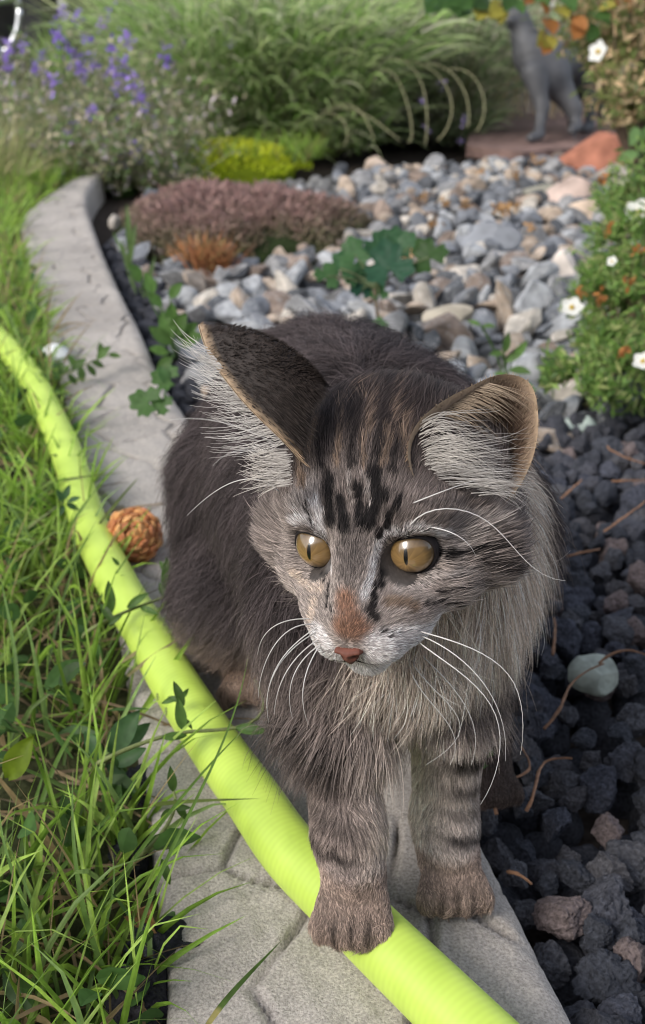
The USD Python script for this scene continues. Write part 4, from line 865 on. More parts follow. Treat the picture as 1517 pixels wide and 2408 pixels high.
# feathery green bush in the middle, arching over the stones
def feather(name, label, x0, x1, z0, z1, n, L, pal, tip, base=-.03, lean=-.35, w=(.0024, .0058), up=.55, droop=.6, flat=0.):
    c = W((x0 + x1) / 2, 330, (z0 + z1) / 2); t = thing(name, label, 'bush', (c[0], c[1], base))
    u = rg.random(n); z = z0 + (z1 - z0) * rg.random(n) ** 1.2; xs_ = x0 + (x1 - x0) * (u + rg.normal(size=n) * .03)
    b = np.stack([W(a, 330, q) for a, q in zip(xs_, z)]); b[:, 2] = base
    ck = noise(np.c_[b[:, :2] * 13, np.zeros(n)], 4); d = dirs(rg, n, up, (0, lean)); d[:, 0] += .9 * (noise(np.c_[b[:, :2] * 9, np.ones(n)], 9) - .5); Ls = rg.uniform(*L, n) * (.55 + .8 * ck)
    hgt = rg.random(n) ** 1.0 * .30; b2 = b + d * hgt[:, None] * .8; b2[:, 2] = base + hgt
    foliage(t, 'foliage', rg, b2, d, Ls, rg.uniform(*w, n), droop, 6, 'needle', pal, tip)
    k = min(n, 500); sb = [(b[i], b[i] + d[i] * .1 + [0, 0, .03], b2[i] + d[i] * .1 + [0, 0, .05]) for i in range(0, k, 4)]
    stems(t, 'stems', rg, sb, .002, (.10, .10, .04))
    return t
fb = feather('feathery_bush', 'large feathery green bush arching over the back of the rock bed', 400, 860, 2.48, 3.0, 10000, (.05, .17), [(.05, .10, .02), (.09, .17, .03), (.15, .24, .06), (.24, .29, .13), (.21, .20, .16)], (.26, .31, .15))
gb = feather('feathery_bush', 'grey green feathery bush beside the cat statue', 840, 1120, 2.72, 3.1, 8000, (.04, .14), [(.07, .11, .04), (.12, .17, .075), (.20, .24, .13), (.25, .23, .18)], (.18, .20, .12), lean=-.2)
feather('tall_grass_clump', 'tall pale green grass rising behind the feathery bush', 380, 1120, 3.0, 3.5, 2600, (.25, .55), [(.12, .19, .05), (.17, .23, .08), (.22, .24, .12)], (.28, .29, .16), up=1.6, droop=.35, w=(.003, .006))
# arching dry stems in front of the grey green bush
for k, pts in enumerate([[(960, 335), (950, 220), (905, 165), (880, 190)], [(1000, 340), (1000, 230), (960, 150), (900, 140)], [(1030, 330), (1060, 230), (1010, 160), (930, 145)], [(1100, 300), (1090, 210), (1060, 170), (1000, 150)], [(1120, 310), (1135, 220), (1100, 170), (1050, 165)], [(880, 330), (860, 280), (830, 250), (780, 258)], [(810, 340), (815, 300), (790, 270), (740, 285)], [(940, 330), (890, 290), (850, 265), (760, 262)]]):
    P = [W(x, y, 2.28) for x, y in pts]; P[0] = G(pts[0][0], pts[0][1] + 0, -.02) * 0 + W(pts[0][0], pts[0][1], 2.3)
    obj('arching_stem', tube(spline(P, 20), np.linspace(.0016, .0009, 20), 5), 'twig', gb, smooth=True, color=(.27, .26, .15))

def flower_cluster(rng, p, r_, parent, col, name='flower', n=16):
    b = p + rng.normal(size=(n, 3)) * r_ * np.array([.5, .5, .8]); V, F, tt, ii = blades(rng, b, rng.normal(size=(n, 3)) + [0, -.3, .4], r_ * rng.uniform(.7, 1.2, n), r_ * rng.uniform(.5, .8, n), .2, 2, 'leaf')
    obj(name, (V, F), 'petal', parent, color=(np.array(col) * rng.uniform(.7, 1.35, (n, 1)))[ii])
# catmint with purple flowers
c = G(180, 405, -.02); t = thing('catmint_bush', 'sprawling grey green catmint with purple flowers at the end of the kerb', 'bush', c)
n = 2300; z = 1.95 + .75 * rg.random(n); b = np.stack([W(x, 300, q) for x, q in zip(rg.uniform(-70, 430, n), z)]); b[:, 2] = -.03
d = dirs(rg, n, .8, (.1, -.45)); hg = rg.uniform(.10, .27, n) * np.clip(.55 + .6 * (z - 1.95) / .5, .4, 1.05)
foliage(t, 'stems', rg, b, d, hg * 1.15, .0022, .25, 5, 'needle', [(.10, .12, .055), (.13, .13, .07)])
m_ = 15000; k = rg.integers(n, size=m_); f_ = rg.uniform(.15, 1.05, m_); lb = b[k] + d[k] * (hg[k] * f_)[:, None] + rg.normal(size=(m_, 3)) * .012
foliage(t, 'leaves', rg, lb, rg.normal(size=(m_, 3)) + [0, -.2, .5], rg.uniform(.010, .022, m_), rg.uniform(.005, .010, m_), .5, 2, 'leaf', [(.075, .115, .040), (.10, .14, .055), (.15, .155, .085), (.24, .21, .15), (.22, .19, .20)])
FL = [(150, 32), (185, 38), (262, 22), (135, 78), (240, 55), (265, 122), (272, 160), (295, 150), (185, 155), (192, 168), (215, 150), (178, 145), (330, 232), (312, 195), (278, 200), (268, 300), (220, 270), (395, 135), (298, 92), (55, 108), (22, 115), (15, 145), (122, 188), (175, 295), (160, 318), (285, 378), (305, 372), (328, 360), (362, 275), (100, 125), (340, 245), (262, 170), (160, 118), (82, 160), (205, 95), (318, 215)]
for x, y in FL:
    zz = 1.98 + .25 * rg.random() + .0012 * (230 - y) * (y < 230)
    flower_cluster(rg, W(x, y, zz), rg.uniform(.009, .015), t, [(.24, .16, .52), (.30, .20, .58), (.36, .25, .56)][rg.integers(3)])
for x, y in ((578, 65), (542, 100), (530, 78), (435, 105), (1043, 198), (998, 240), (1003, 305), (1083, 330), (1090, 288)):
    flower_cluster(rg, W(x, y, 2.3), rg.uniform(.005, .009), fb, (.30, .24, .46), n=9)
# dry seed grasses in front of the catmint on the left, and one bright tuft by the car
c = G(90, 470, -.01); t = thing('seed_grass', 'dry beige and green seeding grass at the left below the catmint', 'grass clump', c)
n = 1700; xx = rg.uniform(-90, 215, n); zz = np.where(xx > 30, 2.08, 1.72) + .35 * rg.random(n); b = np.stack([W(x, 300, q) for x, q in zip(xx, zz)]); b[:, 2] = -.015
foliage(t, 'blades', rg, b, dirs(rg, n, 1.1, (.15, -.2)), rg.uniform(.06, .17, n), rg.uniform(.0018, .0035, n), .5, 5, 'grass', [(.11, .18, .03), (.16, .21, .06), (.26, .22, .12), (.09, .15, .03)], (.26, .23, .13))
c = W(150, 135, 2.5); t = thing('grass_tuft', 'bright green grass tuft standing up in front of the parked car', 'grass clump', (c[0], c[1], -.02))
b = np.repeat([[c[0], c[1], c[2] - .06]], 60, 0) + rg.normal(size=(60, 3)) * .006; foliage(t, 'blades', rg, b, dirs(rg, 60, 1.6, (-.75, 0)), rg.uniform(.10, .17, 60), .004, .2, 5, 'grass', [(.13, .22, .05), (.18, .26, .08)])
obj('stem', tube([(c[0], c[1], -.02), (c[0], c[1], c[2] - .05)], .003, 5), 'twig', t, color=(.12, .15, .05))

# thyme mound, lime ground cover, rusty dried clump
def mound(name, label, ctr, rad, hgt, n, L, w, pal, tip, base=-.03, cat='ground cover', edge=1.0):
    t = thing(name, label, cat, (ctr[0], ctr[1], base)); a = rg.uniform(0, 2 * np.pi, n); r_ = np.sqrt(rg.random(n)); wob = 1 + .12 * np.sin(a * 3 + 1) + .07 * np.sin(a * 7); x, y = ctr[0] + rad[0] * r_ * np.cos(a) * wob, ctr[1] + rad[1] * r_ * np.sin(a) * wob
    top = hgt * (1 - r_ ** 5) * (.75 + .5 * fbm(np.stack([x * 22, y * 22, 0 * x], -1), 3)); h = base + top * rg.random(n) ** .35
    d = unit(np.stack([(x - ctr[0]) / rad[0] * .7, (y - ctr[1]) / rad[1] * .7, .7 + 0 * x], 1) + rg.normal(size=(n, 3)) * .45)
    V, F, tt, ii = blades(rg, np.stack([x, y, h], 1), d, rg.uniform(*L, n), rg.uniform(*w, n), .25, 2, 'leaf'); c = tones(rg, ii, pal, n)
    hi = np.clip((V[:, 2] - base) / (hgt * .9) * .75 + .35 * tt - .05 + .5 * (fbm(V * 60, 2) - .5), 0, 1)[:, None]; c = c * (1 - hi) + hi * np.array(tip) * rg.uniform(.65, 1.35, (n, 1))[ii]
    obj('foliage', (V, F), 'needle_leaf', t, color=c, kind='stuff')
    X = np.linspace(-1, 1, 25); core = heightsheet(ctr[0] + rad[0] * X * .97, ctr[1] + rad[1] * X * .97, lambda A, B: base - .02 + np.clip(hgt * .72 + .02, 0, 9) * np.clip(1 - ((A - ctr[0]) / rad[0]) ** 2 - ((B - ctr[1]) / rad[1]) ** 2, 0, 1) ** .35)
    obj('mat', core, 'soil', t, smooth=True, color=np.array(pal[0]) * .5)
    return t
mound('thyme_mound', 'low mound of creeping thyme with dusty pink brown flower heads', THY, THR, .056, 15000, (.007, .014), (.0028, .0048), [(.050, .075, .025), (.07, .085, .035)], (.27, .165, .15))
mound('lime_ground_cover', 'bright lime yellow low ground cover behind the thyme', G(575, 385, -.02)[:2] + [-.070, -.02], (.18, .19), .050, 6000, (.008, .014), (.003, .005), [(.26, .34, .015), (.33, .40, .02)], (.52, .55, .03))
mound('green_ground_cover', 'small bright green creeping plant at the far end of the kerb', G(262, 420, -.02)[:2], (.045, .06), .035, 700, (.010, .02), (.004, .008), [(.07, .13, .03), (.10, .17, .04)], (.12, .19, .05))
c = G(482, 650, -.03); t = thing('dried_clump', 'rust red dried plant clump in front of the thyme', 'dried plant', c)
n = 700; foliage(t, 'blades', rg, c + rg.normal(size=(n, 3)) * [.012, .012, .004] + [0, 0, .008], dirs(rg, n, .8), rg.uniform(.02, .048, n), rg.uniform(.0014, .003, n), .25, 3, 'needle', [(.20, .085, .035), (.26, .13, .06), (.15, .06, .03), (.12, .10, .04)])

# columbine with lobed leaves
def lobed(c, nrm, up, size, lobes=3, cup=.25, depth=.30, seed=0):
    r_ = np.random.default_rng(seed); nrm = unit(nrm); x = unit(np.cross(up, nrm)); y = np.cross(nrm, x); na = 64; a = np.linspace(-math.pi, math.pi, na, endpoint=False)
    o = np.where(np.abs(a) > 2.75, .25, 1.0) * (1 - depth * (np.abs(np.sin(a * lobes / 2 * 1.0 + (0 if lobes % 2 else math.pi / 2)) ) ** 6)) * (1 + .10 * np.cos(a * lobes * 3)) * (.8 + .2 * np.cos(a * .5))
    rows = [np.repeat(c[None], na, 0)]; 
    for t in (.33, .66, .86, 1.0):
        rr = o * size * t; h = cup * size * t ** 2 * (.6 + .5 * np.cos(a * lobes)) + .05 * size * r_.normal() * t
        rows.append(c + x * (np.sin(a) * rr)[:, None] + y * (np.cos(a) * rr)[:, None] + nrm * h[:, None])
    V = np.stack(rows).reshape(-1, 3); i, j = np.meshgrid(np.arange(4), np.arange(na), indexing='ij'); j2 = (j + 1) % na
    q = np.stack([i * na + j, i * na + j2, (i + 1) * na + j2, (i + 1) * na + j], -1).reshape(-1, 4); return V, np.vstack([q[:, [0, 1, 2]], q[:, [0, 2, 3]]])
zc = .93; foot = G(885, 800, -.03); t = thing('columbine_plant', 'young columbine plant with lobed blue green leaves among the river stones', 'plant', foot)
CL = [(800, 632, 38, .2, (.050, .125, .050)), (835, 600, 40, -.3, (.060, .140, .050)), (770, 650, 32, .6, (.065, .145, .050)), (845, 652, 34, 0., (.050, .120, .050)), (893, 585, 40, .3, (.040, .105, .045)), (915, 630, 56, -.2, (.035, .100, .055)), (928, 575, 38, .1, (.045, .115, .050)), (965, 580, 34, -.4, (.055, .13, .055)), (1010, 605, 44, -.7, (.035, .085, .018)), (852, 682, 30, .2, (.030, .095, .060)), (892, 690, 22, 0, (.06, .14, .05)), (890, 785, 32, .1, (.09, .19, .07))]
hub = W(880, 680, zc)
for k, (x, y, r_, tl_, col) in enumerate(CL):
    c = W(x, y, zc - .02 * (k % 3 - 1)); nrm = np.array([tl_ * .6, -.75, .65]); obj('leaf', lobed(c, nrm, np.array([tl_, 0, 1.]), r_ * dp(zc) * 1.15, 3, .2, .38, k), 'leaf', t, smooth=True, color=col)
    if k < 11: obj('stem', tube(spline([hub, (hub + c) / 2 + [0, 0, .003], c], 8), .0009, 5), 'twig', t, smooth=True, color=(.10, .13, .06))
obj('stem', tube(spline([foot, W(888, 740, zc), hub], 10), .0014, 6), 'twig', t, smooth=True, color=(.13, .10, .07))

# weeds along the inner edge of the kerb
def weed(name, label, foot, leaves, z, col, w=.55, cat='weed', parent=None):
    t = thing(name, label, cat, foot)
    for k, (x0, y0, x1, y1) in enumerate(leaves):
        a, b = W(x0, y0, z + .004 * (k % 3)), W(x1, y1, z - .006 * (k % 2)); ln = np.linalg.norm(b - a)
        obj('leaf', leaf(a, b, ln * w, up=(.2, -.8, .6), fold=.12, curl=.08), 'leaf', t, smooth=True, color=np.array(col) * rg.uniform(.75, 1.35))
        obj('stem', tube(spline([foot, (foot + a) / 2 + [0, 0, .004], a], 7), .0007, 5), 'twig', t, smooth=True, color=np.array(col) * 1.1)
    return t
weed('leafy_weed', 'small green weed growing at the kerb behind the left ear', G(415, 850, -.03), [(400, 800, 380, 735), (405, 790, 440, 735), (420, 800, 465, 760), (400, 810, 350, 770), (395, 830, 350, 820), (430, 810, 480, 790), (405, 840, 370, 870), (400, 760, 405, 710), (380, 720, 345, 690), (400, 700, 430, 665), (360, 690, 340, 640), (330, 660, 300, 620)], .82, (.085, .165, .04))
t = weed('broad_weed', 'broad dark green leaves pressed between the kitten and the kerb', G(380, 990, -.02), [(395, 905, 375, 860)], .66, (.06, .13, .04))
for x, y, r_ in ((345, 945, 40), (392, 890, 34), (385, 955, 26)): obj('leaf', lobed(W(x, y, .66), np.array([-.2, -.7, .7]), np.array([-1., .2, .3]), r_ * dp(.66) * 1.1, 3, .15, .25, x), 'leaf', t, smooth=True, color=(.070, .145, .040))
weed('slender_weed', 'slender green shoots between kerb and thyme', G(300, 640, -.03), [(300, 640, 285, 560), (300, 640, 320, 520), (305, 600, 298, 480), (340, 700, 365, 600), (350, 720, 372, 650), (290, 600, 265, 545), (320, 690, 300, 640)], 1.17, (.10, .16, .05), w=.12)
weed('leafy_weed', 'green weed with small leaves right of the kitten among the river stones', G(1190, 900, -.03), [(1130, 765, 1100, 755), (1135, 768, 1165, 770), (1180, 830, 1150, 835), (1185, 830, 1195, 780), (1190, 850, 1230, 830), (1200, 870, 1250, 880), (1190, 880, 1160, 880), (1210, 840, 1240, 800), (1180, 900, 1150, 910), (1220, 900, 1260, 920)], .86, (.10, .18, .05), w=.4)

# flowering shrub on the right
c = G(1440, 900, -.03); t = thing('flowering_shrub', 'low shrub with small green leaves and white flowers at the right edge', 'shrub', c)
BL = [(1530, 620, .98, .070, .075), (1485, 720, .92, .035, .045), (1540, 790, .90, .060, .055), (1450, 830, .86, .026, .024), (1500, 880, .82, .040, .030), (1350, 890, .80, .022, .014), (1455, 460, 1.12, .026, .028), (1530, 450, 1.12, .05, .05), (1300, 870, .84, .012, .012), (1390, 930, .78, .024, .012), (1430, 590, 1.0, .020, .022), (1590, 700, .95, .10, .08), (1480, 610, .97, .034, .04), (1395, 690, .90, .014, .018), (1405, 790, .88, .014, .014)]
B, D = [], []
for x, y, z_, rx, rz in BL:
    n = int(11000 * rx); v = unit(rg.normal(size=(n, 3))) * (rg.random((n, 1)) ** .45); p = W(x, y, z_) + v * [rx, rx * 1.1, rz]; p = p[p[:, 2] > -.03]; B.append(p); D.append(unit(v[:len(p)] + rg.normal(size=(len(p), 3)) * .7 + [0, -.1, .4]))
B, D = np.vstack(B), np.vstack(D); n = len(B); keep = fbm(B * 45, 2) > .47; B, D = B[keep], D[keep]; n = len(B)
B5 = np.repeat(B, 4, 0) + rg.normal(size=(n * 4, 3)) * .0022; D5 = unit(np.repeat(D, 4, 0) + rg.normal(size=(n * 4, 3)) * .55)
foliage(t, 'leaves', rg, B5, D5, rg.uniform(.006, .012, n * 4), rg.uniform(.0022, .0036, n * 4), .2, 2, 'leaf', [(.075, .135, .028), (.095, .160, .040), (.130, .190, .050), (.060, .105, .030), (.16, .18, .07)], mat_='leaf')
root = G(1500, 930, -.03); sb = [(root + rg.normal(size=3) * [.03, .03, 0], (root + B[i]) / 2 + [0, 0, .01], B[i]) for i in rg.choice(n, 150)]
stems(t, 'twigs', rg, sb, .0013, (.13, .085, .055))
def five_petals(p, nrm, size, parent, col=(.80, .80, .76)):
    nrm = unit(nrm); x = unit(np.cross([0.3, .2, 1.], nrm)); y = np.cross(nrm, x)
    f0 = obj('flower', join([leaf(p, p + (x * math.cos(a) + y * math.sin(a)) * size + nrm * size * .22, size * .95, up=nrm, fold=.08, curl=-.06, shape=.55) for a in np.arange(5) * 2 * math.pi / 5 + .3]), 'petal', parent, smooth=True, color=col)
    s = trimesh.creation.icosphere(2, size * .22); s.apply_translation(p + nrm * size * .1); obj('flower_centre', s, 'petal', f0, smooth=True, color=(.62, .45, .06))
for x, y, z_, sz, nr in ((1500, 502, 1.0, 34, (-.3, -.8, .6)), (1345, 724, .86, 27, (-.2, -.7, .8)), (1408, 122, 1.5, 26, (-.7, -.6, .3)), (1512, 850, .80, 24, (-.4, -.6, .7)), (1440, 615, .9, 13, (-.5, -.6, .5))):
    five_petals(W(x, y, z_ - .03), nr, sz * dp(z_), t)
for x, y, z_ in ((1365, 690, .86), (1415, 700, .85), (1480, 660, .86), (1420, 420, 1.05), (1435, 540, .95), (1505, 590, .9), (1465, 830, .8)):
    b = W(x, y, z_ - .02) + rg.normal(size=(10, 3)) * .0022; V, F, tt, ii = blades(rg, b, rg.normal(size=(10, 3)), .006, .004, .1, 2, 'leaf'); obj('dried_bud', (V, F), 'petal', t, color=(np.array([.33, .14, .04]) * rg.uniform(.6, 1.4, (10, 1)))[ii])
# loose leaves and fresh green shoots at its upper right
weed('leafy_shoot', 'pale green broad leaves poking in at the right edge below the sandstone rock', G(1510, 430, -.03), [(1500, 360, 1450, 380), (1505, 330, 1530, 290), (1500, 345, 1540, 370), (1498, 300, 1480, 345), (1505, 320, 1535, 325)], 1.35, (.15, .26, .09), w=.5)

# shrub with dried flowers at the upper right, and the branch hanging in front of the statue
c = W(1490, 330, 1.75); t = thing('dried_flower_shrub', 'olive leaved shrub with dried tan blossoms at the upper right corner', 'shrub', (c[0], c[1], -.03))
B = []
for x, y, z_, rx, rz in ((1500, 60, 1.75, .13, .10), (1460, 20, 1.85, .10, .06), (1520, 180, 1.65, .09, .07), (1450, 150, 1.75, .05, .04), (1560, 100, 1.7, .15, .15), (1490, 230, 1.6, .05, .03)):
    n = int(7500 * rx); B.append(W(x, y, z_) + unit(rg.normal(size=(n, 3))) * rg.random((n, 1)) ** .5 * [rx, rx, rz])
B = np.vstack(B); B = B[fbm(B * 22, 2) > .42]; n = len(B); B4 = np.repeat(B, 3, 0) + rg.normal(size=(n * 3, 3)) * .004
foliage(t, 'leaves', rg, B4, rg.normal(size=(n * 3, 3)) + [0, -.3, .2], rg.uniform(.010, .022, n * 3), rg.uniform(.005, .009, n * 3), .4, 2, 'leaf', [(.10, .13, .04), (.14, .15, .055), (.22, .17, .10), (.30, .22, .13), (.08, .10, .035)], mat_='leaf')
stems(t, 'twigs', rg, [((c[0] + .05, c[1], -.03), (c + B[i]) / 2 + [0, 0, -.02], B[i]) for i in rg.choice(n, 90)], .003, (.12, .085, .06))
for k in range(26):
    p = B[rg.integers(n)] + [0, -.02, 0]; flower_cluster(rg, p, rg.uniform(.007, .012), t, [(.42, .33, .21), (.36, .24, .12), (.50, .45, .34)][k % 3], 'dried_blossom', 10)
t = thing('hanging_branch', 'branch with green, yellow and rust leaves hanging in front of the statue', 'branch', W(1500, -120, 1.75))
main = [W(1560, -160, 1.75), W(1430, -60, 1.72), W(1290, -10, 1.68), W(1140, -15, 1.66), W(1030, -30, 1.66)]; mb = spline(main, 60)
obj('stem', tube(mb, np.linspace(.005, .0015, 60), 6), 'twig', t, smooth=True, color=(.12, .085, .06))
subs = [[mb[30], W(1285, 40, 1.66), W(1280, 90, 1.66), W(1275, 118, 1.66)], [mb[22], W(1340, 20, 1.68), W(1350, 60, 1.68)], [mb[42], W(1170, 20, 1.66), W(1160, 50, 1.65)], [mb[48], W(1090, 5, 1.66), W(1070, 30, 1.65)], [mb[12], W(1410, 10, 1.70), W(1400, 70, 1.70)]]
for s in subs: obj('twig', tube(spline(s, 16), np.linspace(.0022, .0008, 16), 5), 'twig', t, smooth=True, color=(.13, .09, .055))
GRN, YEL, RST = (.055, .12, .03), (.30, .27, .05), (.33, .14, .045)
LV = [(1290, 30, 1270, 5, RST), (1285, 45, 1300, 85, RST), (1290, 90, 1260, 110, YEL), (1290, 85, 1300, 118, YEL), (1285, 100, 1275, 130, RST), (1300, 20, 1335, 45, YEL), (1250, -10, 1232, 12, RST), (1180, 10, 1150, 45, YEL), (1160, 20, 1175, 60, YEL), (1345, 40, 1380, 75, RST), (1360, 60, 1345, 95, RST), (1150, 0, 1110, 20, GRN), (1120, -10, 1080, 25, GRN), (1100, 0, 1050, 10, GRN), (1060, -10, 1030, 25, GRN), (1200, -15, 1185, 30, GRN), (1320, -10, 1350, 30, GRN), (1390, 30, 1430, 60, GRN), (1400, 60, 1380, 100, GRN), (1410, 20, 1450, 15, YEL), (1090, 15, 1075, 45, GRN), (1060, 15, 1080, 40, GRN), (1250, -15, 1290, 15, GRN), (1130, 15, 1120, 50, YEL), (1030, -15, 1010, 15, GRN), (1450, 0, 1480, 30, RST), (1020, 5, 1000, 35, GRN), (1210, 0, 1230, 35, GRN)]
for k, (x0, y0, x1, y1, col) in enumerate(LV):
    a, b = W(x0, y0, 1.66 + .01 * (k % 3)), W(x1, y1, 1.645); obj('leaf', leaf(a, b, np.linalg.norm(b - a) * .62, up=(.2, -.9, .4), fold=.1, curl=.1), 'leaf', t, smooth=True, color=np.array(col) * rg.uniform(.75, 1.3))
# pale dry flower stalks behind, right of the feathery bush
c = W(1130, 130, 3.1); t = thing('dried_stalks', 'pale dry flower stalks with beige seed heads behind the feathery bush', 'dried plant', (c[0], c[1], -.03))
n = 130; b = np.stack([W(x, 200, z_) for x, z_ in zip(rg.uniform(1040, 1400, n), rg.uniform(3.0, 3.5, n))]); b[:, 2] = -.03; d = dirs(rg, n, 2.2); Ls = rg.uniform(.28, .55, n)
foliage(t, 'stalks', rg, b, d, Ls, .004, .1, 4, 'needle', [(.25, .18, .11), (.32, .25, .16)])
for k in range(n // 2): flower_cluster(rg, b[k] + d[k] * Ls[k] * rg.uniform(.6, 1.0), rg.uniform(.014, .022), t, [(.55, .40, .29), (.62, .50, .38), (.48, .28, .14)][k % 3], 'seed_head', 10)
# fallen orange blossoms on the stones
for x, y in ((1003, 462), (1098, 482), (1170, 488), (1190, 492), (1205, 484), (1255, 372), (1268, 380), (1215, 410), (1130, 400), (1040, 470), (1245, 700 - 170), (1020, 640 - 120), (960, 605)):
    p = G(x, y, .004); b = p + rg.normal(size=(14, 3)) * [.0045, .0045, .002]; V, F, tt, ii = blades(rg, b, rg.normal(size=(14, 3)), .010, .005, .2, 2, 'leaf')
    obj('fallen_blossom', (V, F), 'petal', color=(np.array([.38, .225, .10]) * rg.uniform(.6, 1.4, (14, 1)))[ii], label='crumpled dry orange blossom fallen on the river stones', cat='blossom', group='fallen orange blossoms')

# ------------------------------------------------------------------ lawn and small things on the kerb
rl = np.random.default_rng(400)
def lawn_points(n, ylo, yhi, near=0.):
    p = np.c_[rl.uniform(-1.3, .0, n), rl.uniform(ylo, yhi, n)]; p = p[(inframe(p, 0, 160)) | (p[:, 1] < .3)]; d = left_of_kerb(p); return p[(d > near) & (d < 1.6)]
GP = [(.095, .165, .022), (.13, .215, .030), (.17, .26, .04), (.195, .28, .06), (.11, .165, .05)]
parts, cols = [], []
for n, y0, y1, L0, L1, w0, w1, dr in ((15000, .12, .55, .030, .075, .0014, .0028, .5), (26000, .5, 1.15, .025, .07, .0016, .0032, .7), (34000, 1.1, 2.6, .03, .075, .002, .004, .6)):
    p = lawn_points(n, y0, y1, .004); p = p[fbm(np.c_[p * 16, 0 * p[:, 0]], 2) > .36]; k = len(p); b = np.c_[p, np.full(k, -.014)]
    d = dirs(rl, k, 1.15, (.14, -.06)); V, F, tt, ii = blades(rl, b, d, rl.uniform(L0, L1, k), rl.uniform(w0, w1, k), dr * rl.uniform(.2, 1.5, k), 5, 'grass', .15 if y0 < .4 else 0)
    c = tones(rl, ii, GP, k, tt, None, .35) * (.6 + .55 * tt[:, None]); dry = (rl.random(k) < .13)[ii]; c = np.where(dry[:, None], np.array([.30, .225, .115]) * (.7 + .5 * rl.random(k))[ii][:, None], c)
    parts.append((V, F)); cols.append(c)
# straw lying at the soil and low broad leaves between the blades
p = lawn_points(6000, .12, .9, .0); k = len(p); V, F, tt, ii = blades(rl, np.c_[p, rl.uniform(-.012, .006, k)], np.c_[rl.normal(size=(k, 2)), .15 * rl.normal(size=k)], rl.uniform(.02, .06, k), rl.uniform(.0007, .0016, k), .2, 4, 'needle'); parts.append((V, F)); cols.append((np.array([.27, .195, .11]) * rl.uniform(.4, 1.3, (k, 1)))[ii])
p = lawn_points(5200, .12, 1.2, .0); k = len(p); V, F, tt, ii = blades(rl, np.c_[p, rl.uniform(-.008, .014, k)], np.c_[rl.normal(size=(k, 2)), .5 + .4 * rl.random(k)], rl.uniform(.008, .02, k), rl.uniform(.005, .010, k), .3, 4, 'leaf', .15); parts.append((V, F)); cols.append((np.array([.055, .115, .030]) * rl.uniform(.6, 1.7, (k, 1)))[ii])
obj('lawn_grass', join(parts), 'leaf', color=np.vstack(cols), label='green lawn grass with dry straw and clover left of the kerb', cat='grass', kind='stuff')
# the longest blades in the near corner stand out one by one
HB = [((300, 2420), (380, 2050), (500, 1800), (585, 1530), 8), ((330, 2420), (200, 2150), (170, 1900), (172, 1810), 12), ((120, 2300), (330, 2000), (440, 1860), (600, 1690), 9), ((40, 2200), (200, 1980), (270, 1900), (350, 1770), 9), ((0, 1960), (80, 1900), (160, 1860), (260, 1840), 10), ((60, 2420), (90, 2250), (30, 2050), (0, 1880), 12), ((150, 2420), (120, 2260), (60, 2080), (10, 1960), 9), ((240, 2420), (300, 2360), (380, 2280), (325, 2200), 10), ((210, 2420), (215, 2300), (255, 2150), (262, 2000), 9), ((345, 2420), (352, 2300), (352, 2180), (350, 2085), 13), ((0, 2420), (30, 2350), (70, 2300), (105, 2270), 16), ((150, 1800), (190, 1660), (260, 1530), (290, 1480), 8), ((70, 1990), (110, 1850), (160, 1740), (240, 1650), 10), ((10, 1780), (40, 1600), (20, 1450), (0, 1350), 10), ((100, 1640), (130, 1480), (175, 1330), (230, 1220), 6), ((40, 2060), (60, 1960), (90, 1860), (110, 1790), 11), ((160, 1560), (240, 1400), (300, 1310), (355, 1235), 5), ((200, 2000), (245, 1880), (230, 1790), (262, 1700), 9), ((420, 2420), (430, 2360), (500, 2290), (545, 2235), 7)]
def blade_strip(P, w):
    P = spline(P, 22); t = np.linspace(0, 1, 22); side = unit(np.cross(np.gradient(P, axis=0), [0, -1, .4])); ww = w * np.clip(1.02 - t ** 2.5, .03, 1) * (.7 + .3 * np.minimum(1, t * 4)); nn = unit(np.cross(side, np.gradient(P, axis=0)))
    V = np.stack([P - side * (ww / 2)[:, None] + nn * (ww * .12)[:, None], P, P + side * (ww / 2)[:, None] + nn * (ww * .12)[:, None]], 1).reshape(-1, 3); i, j = np.meshgrid(np.arange(21), np.arange(2), indexing='ij'); q = np.stack([i * 3 + j, i * 3 + j + 1, (i + 1) * 3 + j + 1, (i + 1) * 3 + j], -1).reshape(-1, 4); return V, q, np.repeat(t, 3)
for pts in HB:
    w_ = pts[-1]; P = []
    for k, (x, y) in enumerate(pts[:-1]):
        g0 = G(x, min(y, 2408) if k else y, -.012 if k == 0 else 0); 
        P.append(g0 if k == 0 else None)
    z0 = proj(P[0])[0, 2]
    for k, (x, y) in enumerate(pts[:-1]):
        if k: P[k] = W(x, y, z0 + .006 * k)
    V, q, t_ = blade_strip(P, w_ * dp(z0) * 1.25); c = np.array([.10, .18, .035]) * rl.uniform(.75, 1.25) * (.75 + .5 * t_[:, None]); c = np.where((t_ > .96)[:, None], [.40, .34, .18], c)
    obj('long_grass', (V, q), 'leaf', smooth=True, color=c, label='long green grass blade standing tall in the near left corner', cat='grass blade', group='long grass blades')
P = [G(470, 2440, -.0), W(560, 2318, .292), W(610, 2265, .300), W(662, 2212, .309)]; V, q, t_ = blade_strip([P[0], *P[1:]], .0016)
obj('long_grass', (V, q), 'leaf', smooth=True, color=np.where((t_ < .25)[:, None], [.34, .30, .12], [.075, .13, .03]), label='single thin grass blade leaning over the bare kerb at the bottom', cat='grass blade')
